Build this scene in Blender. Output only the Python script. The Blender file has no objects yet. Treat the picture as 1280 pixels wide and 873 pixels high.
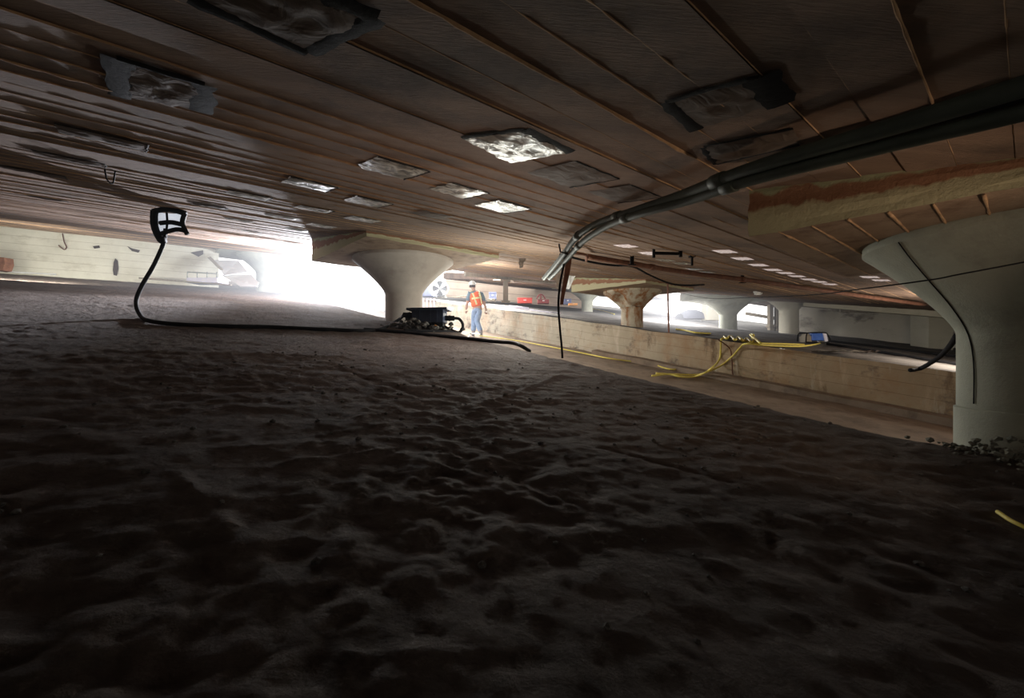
import bpy, bmesh, math, random
from mathutils import Vector, Matrix, noise
random.seed(7)
scene = bpy.context.scene
COL = scene.collection
# ------------------------------------------------------------------ the place: two sloping concrete planes
FC = 560.0
def GF(x, y): return -.731 - .088*x + .132*y          # dirt floor / far deck
def GC(x, y): return .8125 - .085*x + .107*y          # slab ceiling
def GT(x, y): return GF(x, y) - .89                   # trench bottom
def ray(px, py): return Vector(((px-640)/FC, 1.0, (436.5-py)/FC))
def at(px, py, y): return ray(px, py)*y
def onp(px, py, c, a, b):
    r = ray(px, py); return r*(c/(r.z - b - a*r.x))
def onF(px, py, up=0.0): return onp(px, py, -.731+up, -.088, .132)
def onT(px, py, up=0.0): return onp(px, py, -1.621+up, -.088, .132)
def onC(px, py, dn=0.0): return onp(px, py, .8125-dn, -.085, .107)
NE0 = Vector((2.69, 2.72)); NED = Vector((-.652, .758)).normalized()      # near trench edge
FE0 = Vector((3.22, 12.17)); FED = Vector((.697, -.718)).normalized()     # far trench edge
E1 = Vector((.755, .656)).normalized(); E2 = Vector((-E1.y, E1.x))
def onW(px, py, off=0.10):
    r = ray(px, py); n = Vector((-FED.y, FED.x)); n = n if n.y < 0 else -n
    p0 = FE0 + n*off
    t = p0.dot(n)/(r.x*n.x + r.y*n.y); return r*t
def fbm(x, y, z=0., o=4, s=1.): return noise.fractal(Vector((x*s, y*s, z)), 1.0, 2.0, o)

# ------------------------------------------------------------------ materials
MATS = {}
def mat(name, c1, c2=None, scale=4., rough=.85, bump=.0, bscale=30., metal=0., detail=6., spec=.3, stretch=None, alpha=1., emit=None, es=0., coords='Object', extra=None, trans=0.):
    if name in MATS: return MATS[name]
    m = bpy.data.materials.new(name); m.use_nodes = True
    nt = m.node_tree; N = nt.nodes; L = nt.links; b = N['Principled BSDF']
    c1 = tuple(c1)+(1,); c2 = (tuple(c2)+(1,)) if c2 else c1
    tc = N.new('ShaderNodeTexCoord'); mp = N.new('ShaderNodeMapping')
    L.new(tc.outputs[coords], mp.inputs['Vector'])
    if stretch: mp.inputs['Rotation'].default_value = (0, 0, stretch[0]); mp.inputs['Scale'].default_value = stretch[1]
    nz = N.new('ShaderNodeTexNoise'); nz.inputs['Scale'].default_value = scale; nz.inputs['Detail'].default_value = detail; nz.inputs['Roughness'].default_value = .65
    L.new(mp.outputs[0], nz.inputs['Vector'])
    cr = N.new('ShaderNodeValToRGB'); cr.color_ramp.elements[0].position = .32; cr.color_ramp.elements[1].position = .68
    cr.color_ramp.elements[0].color = c1; cr.color_ramp.elements[1].color = c2
    L.new(nz.outputs['Fac'], cr.inputs[0])
    out = cr.outputs[0]
    if extra: out = extra(nt, mp.outputs[0], out)
    L.new(out, b.inputs['Base Color'])
    b.inputs['Roughness'].default_value = rough; b.inputs['Metallic'].default_value = metal
    b.inputs['Specular IOR Level'].default_value = spec; b.inputs['Alpha'].default_value = alpha
    if emit: b.inputs['Emission Color'].default_value = tuple(emit)+(1,); b.inputs['Emission Strength'].default_value = es
    if bump:
        n2 = N.new('ShaderNodeTexNoise'); n2.inputs['Scale'].default_value = bscale; n2.inputs['Detail'].default_value = 8; n2.inputs['Roughness'].default_value = .7
        L.new(mp.outputs[0], n2.inputs['Vector'])
        bp = N.new('ShaderNodeBump'); bp.inputs['Strength'].default_value = 1.; bp.inputs['Distance'].default_value = bump
        L.new(n2.outputs['Fac'], bp.inputs['Height']); L.new(bp.outputs[0], b.inputs['Normal'])
    MATS[name] = m
    return m
def mix_noise(scale, col, lo, hi, stretch=(1, 1, 1), rot=0.):
    """layer of stains of one colour"""
    def f(nt, vec, prev):
        N = nt.nodes; L = nt.links
        mp = N.new('ShaderNodeMapping'); mp.inputs['Scale'].default_value = stretch; mp.inputs['Rotation'].default_value = (0, 0, rot)
        tc = N.new('ShaderNodeTexCoord'); L.new(tc.outputs['Object'], mp.inputs['Vector'])
        n = N.new('ShaderNodeTexNoise'); n.inputs['Scale'].default_value = scale; n.inputs['Detail'].default_value = 7; n.inputs['Roughness'].default_value = .7
        L.new(mp.outputs[0], n.inputs['Vector'])
        r = N.new('ShaderNodeMapRange'); r.inputs['From Min'].default_value = lo; r.inputs['From Max'].default_value = hi
        L.new(n.outputs['Fac'], r.inputs['Value'])
        m = N.new('ShaderNodeMix'); m.data_type = 'RGBA'
        L.new(r.outputs[0], m.inputs['Factor']); L.new(prev, m.inputs['A']); m.inputs['B'].default_value = tuple(col)+(1,)
        return m.outputs['Result']
    return f
def chain(*fs):
    def g(nt, vec, prev):
        for f in fs: prev = f(nt, vec, prev)
        return prev
    return g
def grid_lines(step, width, col, amount):
    """thin dark horizontal lines on Z, formwork boards"""
    def f(nt, vec, prev):
        N = nt.nodes; L = nt.links
        tc = N.new('ShaderNodeTexCoord'); sx = N.new('ShaderNodeSeparateXYZ')
        L.new(tc.outputs['UV'], sx.inputs[0])
        a = N.new('ShaderNodeMath'); a.operation = 'FRACT'
        d = N.new('ShaderNodeMath'); d.operation = 'DIVIDE'; d.inputs[1].default_value = step
        L.new(sx.outputs['Y'], d.inputs[0]); L.new(d.outputs[0], a.inputs[0])
        c = N.new('ShaderNodeMath'); c.operation = 'LESS_THAN'; c.inputs[1].default_value = width
        L.new(a.outputs[0], c.inputs[0])
        k = N.new('ShaderNodeMath'); k.operation = 'MULTIPLY'; k.inputs[1].default_value = amount; L.new(c.outputs[0], k.inputs[0])
        m = N.new('ShaderNodeMix'); m.data_type = 'RGBA'
        L.new(k.outputs[0], m.inputs['Factor']); L.new(prev, m.inputs['A']); m.inputs['B'].default_value = tuple(col)+(1,)
        return m.outputs['Result']
    return f
ROT = -math.atan2(E1.y, E1.x)
M_dirt = mat('packed_dirt', (.105, .080, .068), (.215, .172, .148), 2.6, .9, .04, 48, spec=.3, detail=9.,
             extra=chain(mix_noise(13, (.40, .37, .34), .60, .74), mix_noise(1.1, (.11, .068, .05), .5, .75)))
def rough_up(m, specs):
    nt = m.node_tree; N = nt.nodes; L = nt.links; b = N['Principled BSDF']; tc = N.new('ShaderNodeTexCoord'); prev = None
    for (kind, sc, dist, dst) in specs:
        if kind == 'v':
            n = N.new('ShaderNodeTexVoronoi'); n.inputs['Scale'].default_value = sc; n.inputs['Randomness'].default_value = 1; out = n.outputs['Distance']
            w = N.new('ShaderNodeTexNoise'); w.inputs['Scale'].default_value = sc*.6; w.inputs['Detail'].default_value = 3; L.new(tc.outputs['Object'], w.inputs['Vector'])
            mx = N.new('ShaderNodeMix'); mx.data_type = 'VECTOR'; mx.inputs['Factor'].default_value = dst
            L.new(tc.outputs['Object'], mx.inputs['A']); L.new(w.outputs['Color'], mx.inputs['B']); L.new(mx.outputs['Result'], n.inputs['Vector'])
        else:
            n = N.new('ShaderNodeTexNoise'); n.inputs['Scale'].default_value = sc; n.inputs['Detail'].default_value = 10; n.inputs['Roughness'].default_value = .72; n.inputs['Distortion'].default_value = dst
            L.new(tc.outputs['Object'], n.inputs['Vector']); out = n.outputs['Fac']
        bp = N.new('ShaderNodeBump'); bp.inputs['Distance'].default_value = dist; bp.inputs['Strength'].default_value = 1
        L.new(out, bp.inputs['Height'])
        if prev is not None: L.new(prev, bp.inputs['Normal'])
        prev = bp.outputs[0]
    L.new(prev, b.inputs['Normal'])
rough_up(M_dirt, [('n', 7, .10, .6), ('v', 16, .035, .12), ('n', 55, .03, 0)])
M_deck = mat('dusty_deck', (.10, .095, .09), (.22, .21, .20), 1.2, .9, .012, 14, spec=.2, extra=mix_noise(3, (.06, .055, .055), .5, .72, (.35, 2.5, 1), .8))
M_trench = mat('trench_sand', (.20, .15, .11), (.32, .25, .19), 1.5, .95, .01, 18, spec=.15, extra=mix_noise(2.2, (.13, .10, .08), .52, .72))
M_ceil = mat('board_marked_concrete', (.19, .13, .10), (.31, .215, .16), 1.7, .85, .006, 40, spec=.25, stretch=(ROT, (.35, 3., 1.)),
             extra=chain(mix_noise(1.0, (.09, .07, .06), .5, .72, (1, 1, 1)), mix_noise(14, (.30, .25, .2), .62, .8, (.2, 3, 1), ROT)))
M_fin = mat('mortar_fin', (.34, .21, .125), (.56, .36, .21), 12, .9, spec=.2)
M_conc = mat('greenish_concrete', (.30, .31, .26), (.42, .43, .36), 1.6, .8, .004, 60, spec=.25,
             extra=chain(mix_noise(2.3, (.24, .24, .2), .52, .74), mix_noise(9, (.5, .5, .43), .64, .8)))
M_beige = mat('beige_concrete', (.40, .35, .31), (.54, .49, .44), 1.6, .8, .004, 60, spec=.2, extra=mix_noise(2.3, (.33, .28, .25), .52, .74))
M_panel = mat('drop_panel_concrete', (.27, .19, .14), (.38, .29, .21), 2.6, .85, .006, 40, spec=.2,
              extra=mix_noise(3., (.17, .11, .08), .5, .7))
def zbands(nt, vec, prev):
    N = nt.nodes; L = nt.links; tc = N.new('ShaderNodeTexCoord'); sx = N.new('ShaderNodeSeparateXYZ'); L.new(tc.outputs['UV'], sx.inputs[0])
    nz = N.new('ShaderNodeTexNoise'); nz.inputs['Scale'].default_value = 5; nz.inputs['Detail'].default_value = 5; L.new(tc.outputs['Object'], nz.inputs['Vector'])
    a = N.new('ShaderNodeMath'); a.operation = 'MULTIPLY_ADD'; a.inputs[1].default_value = .5; L.new(nz.outputs['Fac'], a.inputs[0]); L.new(sx.outputs['Y'], a.inputs[2])
    cr = N.new('ShaderNodeValToRGB'); e = cr.color_ramp.elements; e[0].position = 0; e[0].color = (.45, .42, .27, 1); e[1].position = 1; e[1].color = (.25, .14, .09, 1)
    for p_, c_ in ((.58, (.47, .43, .28, 1)), (.63, (.27, .14, .085, 1)), (.82, (.30, .16, .1, 1)), (.88, (.36, .37, .23, 1)), (.97, (.34, .35, .22, 1))):
        q = e.new(p_); q.color = c_
    L.new(a.outputs[0], cr.inputs[0]); return cr.outputs[0]
M_pside = mat('banded_panel_side', (.4, .38, .25), None, 4, .9, .008, 30, spec=.15, extra=zbands)
M_rustconc = mat('rust_stained_concrete', (.42, .36, .27), (.6, .55, .44), 2.2, .85, .01, 20, spec=.2,
                 extra=mix_noise(1.9, (.30, .13, .05), .46, .6, (2, 2, .7)))
M_wall = mat('cream_board_wall', (.64, .62, .53), (.78, .76, .66), 1.4, .9, .004, 30, spec=.15,
             extra=chain(mix_noise(2., (.52, .49, .40), .55, .75, (1, 1, 2)), grid_lines(.2, .05, (.34, .31, .23), .6)))
def along(col, lo, hi, amt):
    def f(nt, vec, prev):
        N = nt.nodes; L = nt.links; tc = N.new('ShaderNodeTexCoord'); sx = N.new('ShaderNodeSeparateXYZ'); L.new(tc.outputs['UV'], sx.inputs[0])
        r = N.new('ShaderNodeMapRange'); r.inputs['From Min'].default_value = lo; r.inputs['From Max'].default_value = hi; r.inputs['To Max'].default_value = amt; L.new(sx.outputs['X'], r.inputs['Value'])
        m = N.new('ShaderNodeMix'); m.data_type = 'RGBA'; m.blend_type = 'MULTIPLY'
        L.new(r.outputs[0], m.inputs['Factor']); L.new(prev, m.inputs['A']); m.inputs['B'].default_value = tuple(col)+(1,)
        return m.outputs['Result']
    return f
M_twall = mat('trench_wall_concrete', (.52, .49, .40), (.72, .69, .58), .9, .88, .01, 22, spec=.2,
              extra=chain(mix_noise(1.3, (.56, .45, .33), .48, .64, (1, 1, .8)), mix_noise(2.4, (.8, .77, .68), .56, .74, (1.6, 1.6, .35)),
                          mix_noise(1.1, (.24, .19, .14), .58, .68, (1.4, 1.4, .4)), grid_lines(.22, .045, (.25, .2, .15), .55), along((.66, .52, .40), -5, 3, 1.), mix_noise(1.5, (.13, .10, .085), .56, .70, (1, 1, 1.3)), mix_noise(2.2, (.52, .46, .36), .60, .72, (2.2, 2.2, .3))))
M_back = mat('far_wall_concrete', (.40, .37, .31), (.52, .49, .42), .7, .9, .004, 20, extra=mix_noise(.8, (.2, .18, .16), .55, .65, (1, 1, 2)))
M_pink = mat('pinkish_lit_wall', (.62, .48, .38), (.78, .66, .54), .8, .9, extra=grid_lines(.42, .12, (.42, .30, .25), .7))
M_white = mat('white_plastic', (.75, .75, .74), (.9, .9, .9), 3, .5)
M_black = mat('black_rubber', (.010, .010, .012), (.02, .02, .022), 6, .8, spec=.08)
M_tape = mat('black_tape', (.005, .005, .006), (.012, .012, .014), 10, .75, .004, 30, spec=.15)
M_cond = mat('green_grey_conduit', (.04, .048, .04), (.075, .088, .07), 4, .6, metal=.0, spec=.3)
M_steel = mat('galvanised_steel', (.28, .30, .28), (.42, .44, .40), 8, .45, metal=.5)
M_rust = mat('rusty_steel', (.10, .045, .03), (.2, .09, .055), 9, .85, .003, 60)
M_rod = mat('red_brown_rod', (.26, .12, .09), (.34, .17, .13), 9, .8)
M_yellow = mat('yellow_cord', (.72, .58, .10), (.85, .72, .2), 8, .5)
M_box = mat('blue_black_steel', (.022, .028, .05), (.035, .045, .075), 5, .5, metal=.2)
M_orange = mat('orange_cloth', (.9, .13, .03), (1., .18, .05), 6, .75)
M_refl = mat('lime_reflective_tape', (.75, .75, .35), (.85, .85, .5), 9, .5)
M_jean = mat('blue_denim', (.20, .30, .48), (.34, .44, .62), 9, .9, .003, 60)
M_shirt = mat('blue_grey_shirt', (.13, .19, .25), (.18, .27, .33), 6, .9)
M_skin = mat('skin', (.42, .26, .19), (.5, .32, .24), 6, .6)
M_hair = mat('dark_hair', (.03, .02, .015), (.05, .035, .03), 20, .8)
M_helm = mat('white_hard_hat', (.85, .84, .80), None, 4, .35)
M_boot = mat('grey_boot_leather', (.22, .2, .2), (.34, .32, .32), 8, .8)
M_red = mat('red_paint', (.62, .07, .06), (.75, .12, .1), 4, .5)
M_dred = mat('dark_red_paint', (.22, .05, .05), (.3, .08, .08), 4, .6)
M_orng = mat('orange_paint', (.95, .38, .12), (1., .5, .2), 4, .6)
M_blue = mat('blue_paint', (.03, .10, .42), (.06, .16, .55), 4, .4)
M_tarp = mat('navy_tarp', (.12, .14, .24), (.18, .2, .32), 4, .7)
M_heap = mat('slate_cover', (.05, .055, .075), (.08, .085, .11), 4, .8)
M_drum = mat('grey_white_enamel', (.13, .135, .15), (.17, .175, .19), 5, .5)
M_grille = mat('dark_wire', (.18, .19, .2), None, 4, .6)
M_lilac = mat('pale_lilac_board', (.62, .60, .74), (.76, .74, .85), 3, .6)
M_wood = mat('grey_timber', (.20, .17, .13), (.32, .28, .22), 3, .85, .003, 30, stretch=(0, (6, 6, .6)))
M_pinkm = mat('pink_slats', (.62, .42, .46), (.75, .56, .6), 3, .7)
M_crust = mat('crusty_concrete_rubble', (.07, .07, .06), (.26, .26, .22), 14, .95, .01, 40)
M_rock = mat('rubble', (.035, .032, .03), (.11, .10, .09), 9, .95, .01, 40)
def plastic(name, tint, tr, rough=.22, dk=.3, sp=.7, glow=0):
    m = bpy.data.materials.new(name); m.use_nodes = True; nt = m.node_tree; N = nt.nodes; L = nt.links
    b = N['Principled BSDF']; b.inputs['Roughness'].default_value = rough; b.inputs['Specular IOR Level'].default_value = sp
    tc = N.new('ShaderNodeTexCoord'); n = N.new('ShaderNodeTexNoise'); n.inputs['Scale'].default_value = 7; n.inputs['Detail'].default_value = 5
    n.inputs['Distortion'].default_value = 2.2
    L.new(tc.outputs['Object'], n.inputs['Vector'])
    cr = N.new('ShaderNodeValToRGB'); cr.color_ramp.elements[0].position = .44; cr.color_ramp.elements[1].position = .63
    cr.color_ramp.elements[0].color = tuple(v*dk for v in tint)+(1,); cr.color_ramp.elements[1].color = tuple(tint)+(1,)
    L.new(n.outputs['Fac'], cr.inputs[0]); L.new(cr.outputs[0], b.inputs['Base Color'])
    bp = N.new('ShaderNodeBump'); bp.inputs['Distance'].default_value = .012; L.new(n.outputs['Fac'], bp.inputs['Height']); L.new(bp.outputs[0], b.inputs['Normal'])
    t = N.new('ShaderNodeBsdfTransparent'); mx = N.new('ShaderNodeMixShader'); mx.inputs[0].default_value = tr
    o = N['Material Output']; L.new(b.outputs[0], mx.inputs[1]); L.new(t.outputs[0], mx.inputs[2]); L.new(mx.outputs[0], o.inputs['Surface'])
    MATS[name] = m
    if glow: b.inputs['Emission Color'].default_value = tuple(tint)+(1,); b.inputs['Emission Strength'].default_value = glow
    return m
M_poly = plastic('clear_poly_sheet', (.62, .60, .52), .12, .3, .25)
M_polydark = plastic('dark_poly_sheet', (.17, .135, .115), .1, .75, .8, .15)  # darker, duller version of the plastic sheet
M_polypink = plastic('pinkish_glow_sheet', (.95, .8, .76), .05, glow=.4)  # own glow stands in for daylight coming through the plastic

# ------------------------------------------------------------------ mesh helpers
class MB:
    def __init__(s): s.v = []; s.f = []; s.uv = None
    def add(s, vs, fs):
        o = len(s.v); s.v += [tuple(v) for v in vs]; s.f += [tuple(i+o for i in f) for f in fs]; return s
    def box(s, c, size, R=None, taper=1.):
        c = Vector(c); x, y, z = [k/2 for k in size]; vs = []
        for dz in (-1, 1):
            k = taper if dz > 0 else 1.
            for dx, dy in ((-1, -1), (1, -1), (1, 1), (-1, 1)):
                p = Vector((dx*x*k, dy*y*k, dz*z)); p = R @ p if R else p; vs.append(c+p)
        return s.add(vs, [(3, 2, 1, 0), (4, 5, 6, 7), (0, 1, 5, 4), (1, 2, 6, 5), (2, 3, 7, 6), (3, 0, 4, 7)])
    def tube(s, pts, r, seg=8, cap=True):
        pts = [Vector(p) for p in pts]; n = len(pts); rs = r if isinstance(r, (list, tuple)) else [r]*n
        vs = []; up = None
        for i, p in enumerate(pts):
            t = (pts[min(i+1, n-1)] - pts[max(i-1, 0)]).normalized()
            if up is None:
                up = Vector((0, 0, 1)) if abs(t.z) < .9 else Vector((1, 0, 0))
            a = (up - t*up.dot(t))
            if a.length < 1e-5: a = t.orthogonal()
            a.normalize(); b = t.cross(a); up = a
            for k in range(seg):
                w = 2*math.pi*k/seg; vs.append(p + a*math.cos(w)*rs[i] + b*math.sin(w)*rs[i])
        fs = [(i*seg+k, i*seg+(k+1) % seg, (i+1)*seg+(k+1) % seg, (i+1)*seg+k) for i in range(n-1) for k in range(seg)]
        if cap: fs += [tuple(range(seg))[::-1], tuple((n-1)*seg+k for k in range(seg))]
        return s.add(vs, fs)
    def lathe(s, prof, c=(0, 0, 0), seg=64, axis=None, shear=None, capt=True, capb=True, wob=0.):
        """prof: (r,z). shear(x,y,z)->dz"""
        c = Vector(c); vs = []
        for (r, z) in prof:
            for k in range(seg):
                w = 2*math.pi*k/seg
                rr = r*(1+wob*noise.noise(Vector((math.cos(w)*2, math.sin(w)*2, z*3))))
                p = Vector((rr*math.cos(w), rr*math.sin(w), z))
                if shear: p.z += shear(p.x, p.y, z)
                if axis: p = axis @ p
                vs.append(c+p)
        n = len(prof)
        fs = [(i*seg+k, i*seg+(k+1) % seg, (i+1)*seg+(k+1) % seg, (i+1)*seg+k) for i in range(n-1) for k in range(seg)]
        if capb: fs.append(tuple(range(seg))[::-1])
        if capt: fs.append(tuple((n-1)*seg+k for k in range(seg)))
        return s.add(vs, fs)
    def grid(s, fn, nu, nv):
        vs = [fn(i/nu, j/nv) for j in range(nv+1) for i in range(nu+1)]
        fs = [(j*(nu+1)+i, j*(nu+1)+i+1, (j+1)*(nu+1)+i+1, (j+1)*(nu+1)+i) for j in range(nv) for i in range(nu)]
        return s.add(vs, fs)
    def build(s, name, m, parent=None, smooth=False, auto=None, bevel=0., origin=None):
        me = bpy.data.meshes.new(name)
        o = Vector(origin) if origin is not None else None
        if o is None:
            o = Vector((0, 0, 0))
            if parent is not None: o = parent_loc(parent)
        me.from_pydata([tuple(Vector(v)-o) for v in s.v], [], s.f); me.update()
        if s.uv: 
            ul = me.uv_layers.new(name='UVMap')
            for p in me.polygons:
                for li in p.loop_indices:
                    ul.data[li].uv = s.uv[me.loops[li].vertex_index]
        ms = m if isinstance(m, (list, tuple)) else [m]
        for k in ms: me.materials.append(k)
        bm = bmesh.new(); bm.from_mesh(me)
        if bevel:
            bmesh.ops.bevel(bm, geom=[e for e in bm.edges], offset=bevel, segments=2, affect='EDGES', profile=.6)
        bmesh.ops.recalc_face_normals(bm, faces=bm.faces)
        bm.to_mesh(me); bm.free()
        if smooth: me.shade_smooth()
        if auto: me.set_sharp_from_angle(angle=math.radians(auto))
        ob = bpy.data.objects.new(name, me); COL.objects.link(ob)
        if parent is not None: ob.parent = parent
        else: ob.location = o
        return ob
def parent_loc(p):
    l = Vector(p.location)
    while p.parent: p = p.parent; l += Vector(p.location)
    return l
def tag(o, label=None, cat=None, group=None, kind=None):
    if label: o['label'] = label
    if cat: o['category'] = cat
    if group: o['group'] = group
    if kind: o['kind'] = kind
    return o
def thing(name, loc, label, cat, group=None):
    o = bpy.data.objects.new(name, None); COL.objects.link(o); o.location = loc; o.empty_display_size = .1
    return tag(o, label, cat, group)
def smooth_path(pts, n=8):
    pts = [Vector(p) for p in pts]; out = []
    for i in range(len(pts)-1):
        p0 = pts[max(i-1, 0)]; p1 = pts[i]; p2 = pts[i+1]; p3 = pts[min(i+2, len(pts)-1)]
        for k in range(n):
            t = k/n
            out.append(.5*((2*p1)+(p2-p0)*t+(2*p0-5*p1+4*p2-p3)*t*t+(3*p1-p0-3*p2+p3)*t**3))
    out.append(pts[-1]); return out

# ------------------------------------------------------------------ ground
EN = Vector((-NED.y, NED.x)); EN = EN if EN.x < 0 else -EN            # from edge into the dirt side
S0 = (-NE0).dot(NED); T0 = (-NE0).dot(EN)
mid_c = Vector((-1.93, 7.92)); 
def _seam(p, q, w, h):
    a = onF(*p); b_ = onF(*q); return ((a.x, a.y), (b_.x, b_.y), w, h)
SEAMS = [_seam((222, 590), (285, 655), .016, .016), _seam((285, 655), (362, 732), .016, .014), _seam((358, 579), (488, 561), .014, .016), _seam((440, 524), (506, 511), .014, .014), _seam((405, 543), (514, 524), .012, .013),
         _seam((462, 470), (550, 461), .02, .018), _seam((553, 527), (617, 506), .014, .013), _seam((415, 457), (524, 493), .03, -.02), _seam((270, 560), (420, 552), .012, .010), _seam((620, 500), (700, 470), .018, .014),
         _seam((880, 700), (965, 712), .010, .012), _seam((958, 640), (966, 695), .010, -.012), _seam((430, 818), (620, 812), .012, .014), _seam((760, 560), (905, 600), .016, -.014), _seam((640, 600), (770, 650), .014, .010),
         _seam((100, 470), (330, 478), .03, .016), _seam((850, 500), (1010, 560), .016, .011), _seam((150, 440), (420, 446), .03, .018)]
def dirt_h(x, y):
    d = math.hypot(x, y)
    n1 = fbm(x, y, 1.3, 4, .55)*.009
    rough = max(0, noise.noise(Vector((x*.8+3, y*.8, 7)))+.25)
    n2 = fbm(x, y, 4.2, 5, 3.2)*.0035*(.35+1.5*rough)+(noise.ridged_multi_fractal(Vector((x*2.6, y*5.2, 3)), .9, 2.1, 4, 1., 2.)-1.)*.003+fbm(x, y, 6.6, 4, 12)*.008*(.5+rough)
    # lumps
    n3 = (noise.turbulence(Vector((x*7, y*7, 2)), 3, False)-.5)*.03*min(1., rough*1.6)*max(0, min(1, (3.6-d)/2))
    # boards and tool marks: elongated ridges
    u = x*.93+y*.36; v = -x*.36+y*.93
    n4 = fbm(u*.8, v*7, 9, 4, 1.)*.0045*min(1, d/2.)
    h = n1+n2+n3+n4
    # long mortar seams
    for (a, b, w, hh) in SEAMS:
        ax, ay = a; bx, by = b; L2 = (bx-ax)**2+(by-ay)**2; t = ((x-ax)*(bx-ax)+(y-ay)*(by-ay))/L2
        if -.05 < t < 1.05:
            dd = math.hypot(x-ax-t*(bx-ax), y-ay-t*(by-ay))+.02*noise.noise(Vector((x*6, y*6, 0)))
            h += hh*math.exp(-(dd/w)**2)*(.6+.8*noise.noise(Vector((x*5, y*5, 4))))
    # mound of dirt by the black box and the first column
    h += .10*math.exp(-(((x+1.1)/.9)**2+((y-7.15)/.45)**2))
    h += .06*math.exp(-(((x-3.0)/.6)**2+((y-2.5)/.5)**2))
    if d < .6: h -= .0
    return h
def axis_samples(lo, hi, c, k0, k1):
    out = [c]; v = c
    while v < hi: v += k0+k1*abs(v-c); out.append(min(v, hi))
    v = c; neg = []
    while v > lo: v -= k0+k1*abs(v-c); neg.append(max(v, lo))
    return neg[::-1]+out
ss = axis_samples(-5., 24., S0+1.2, .011, .0115)
tt = axis_samples(0., 12., T0-1.0, .011, .0115)
b = MB(); nx = len(ss)
for j, t in enumerate(tt):
    for i, s_ in enumerate(ss):
        jit = 0.0
        if j == 0: jit = .05*noise.noise(Vector((s_*2.3, 0, 0)))+.03*noise.noise(Vector((s_*9, 1, 0)))
        p = NE0+NED*s_+EN*(t+jit)
        z = GF(p.x, p.y)+dirt_h(p.x, p.y)
        if j < 6: z -= .012*(6-j)**1.2*.3
        b.v.append((p.x, p.y, z))
for j in range(len(tt)-1):
    for i in range(nx-1):
        b.f.append((j*nx+i, j*nx+i+1, (j+1)*nx+i+1, (j+1)*nx+i))
# skirt down to the trench
o = len(b.v)
for i in range(nx):
    x, y, z = b.v[i]; b.v.append((x+.05*EN.x, y+.05*EN.y, GT(x, y)-.2))
for i in range(nx-1): b.f.append((i+1, i, o+i, o+i+1))
fl = b.build('floor', M_dirt, smooth=True); tag(fl, 'dark uneven packed dirt floor filling the foreground', 'floor', kind='structure')
# trench bottom
b = MB()
def tf(u, v):
    p = NE0.lerp(FE0, 0)+NED*(-14+u*44); n = Vector((-NED.y, NED.x)); n = n if n.x > 0 else -n
    q = p+n*(-.6+v*12.); return (q.x, q.y, GT(q.x, q.y)+fbm(q.x, q.y, 3, 4, 1.)*.035)
b.grid(tf, 120, 60)
tag(b.build('floor_trench', M_trench, smooth=True), 'sandy brown bottom of the sunken trench', 'floor', kind='structure')
# far deck + trench wall
DN = Vector((-FED.y, FED.x)); DN = DN if DN.y > 0 else -DN
b = MB(); NU = 220
vsd = [0, .06, .15, .3, .5, .8, 1.2, 1.8, 2.6, 3.6, 5, 7, 9, 12, 16, 22]
def edge_j(s): return .05*noise.noise(Vector((s*1.7, 3, 0)))+.03*noise.noise(Vector((s*7, 3, 0)))
for v in vsd:
    for i in range(NU+1):
        s_ = -17+i/NU*36; q = FE0+FED*s_+DN*(v+edge_j(s_)*(1 if v < .1 else 0))
        z = GF(q.x, q.y)+fbm(q.x, q.y, 5, 4, .9)*.03+fbm(q.x, q.y, 2, 3, 5)*.012-(.02 if v == 0 else 0)
        b.v.append((q.x, q.y, z))
for j in range(len(vsd)-1):
    for i in range(NU): b.f.append((j*(NU+1)+i, j*(NU+1)+i+1, (j+1)*(NU+1)+i+1, (j+1)*(NU+1)+i))
tag(b.build('floor_deck', M_deck, smooth=True), 'dusty grey concrete deck on the far side of the trench', 'floor', kind='structure')
b = MB(); b.uv = []
NV = 8
for j in range(NV+1):
    for i in range(NU+1):
        s_ = -17+i/NU*36; q = FE0+FED*s_+DN*(edge_j(s_) if j == NV else .03*noise.noise(Vector((s_*.7, j*.5, 9))))
        z0 = GT(q.x, q.y)-.1; z1 = GF(q.x, q.y)-.015+fbm(q.x, q.y, 5, 4, .9)*.03
        b.v.append((q.x, q.y, z0+(z1-z0)*j/NV)); b.uv.append((s_, j/NV*.98))
for j in range(NV):
    for i in range(NU): b.f.append((j*(NU+1)+i, j*(NU+1)+i+1, (j+1)*(NU+1)+i+1, (j+1)*(NU+1)+i))
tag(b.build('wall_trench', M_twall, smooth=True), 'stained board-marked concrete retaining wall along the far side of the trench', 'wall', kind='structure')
# low ledge at the foot of the trench wall
b = MB()
pts = []
for i in range(61):
    s_ = -1+i/60*16; q = FE0+FED*s_-DN*.26; pts.append(Vector((q.x, q.y, GT(q.x, q.y)+.03+.02*noise.noise(Vector((s_, 0, 0))))))
o = 0
for p in pts:
    for (a, z) in ((-.13, -.05), (-.13, .09), (.13, .11), (.13, -.05)):
        q = p.xy+DN*a; b.v.append((q.x, q.y, p.z+z))
for i in range(60):
    for k in range(3): b.f.append((i*4+k, i*4+k+1, i*4+5+k, i*4+4+k))
tag(b.build('trim_1', M_trench), 'low concrete ledge along the foot of the trench wall', 'ledge', kind='structure')
# near side wall of the trench behind the dirt edge is the skirt of the floor

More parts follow.
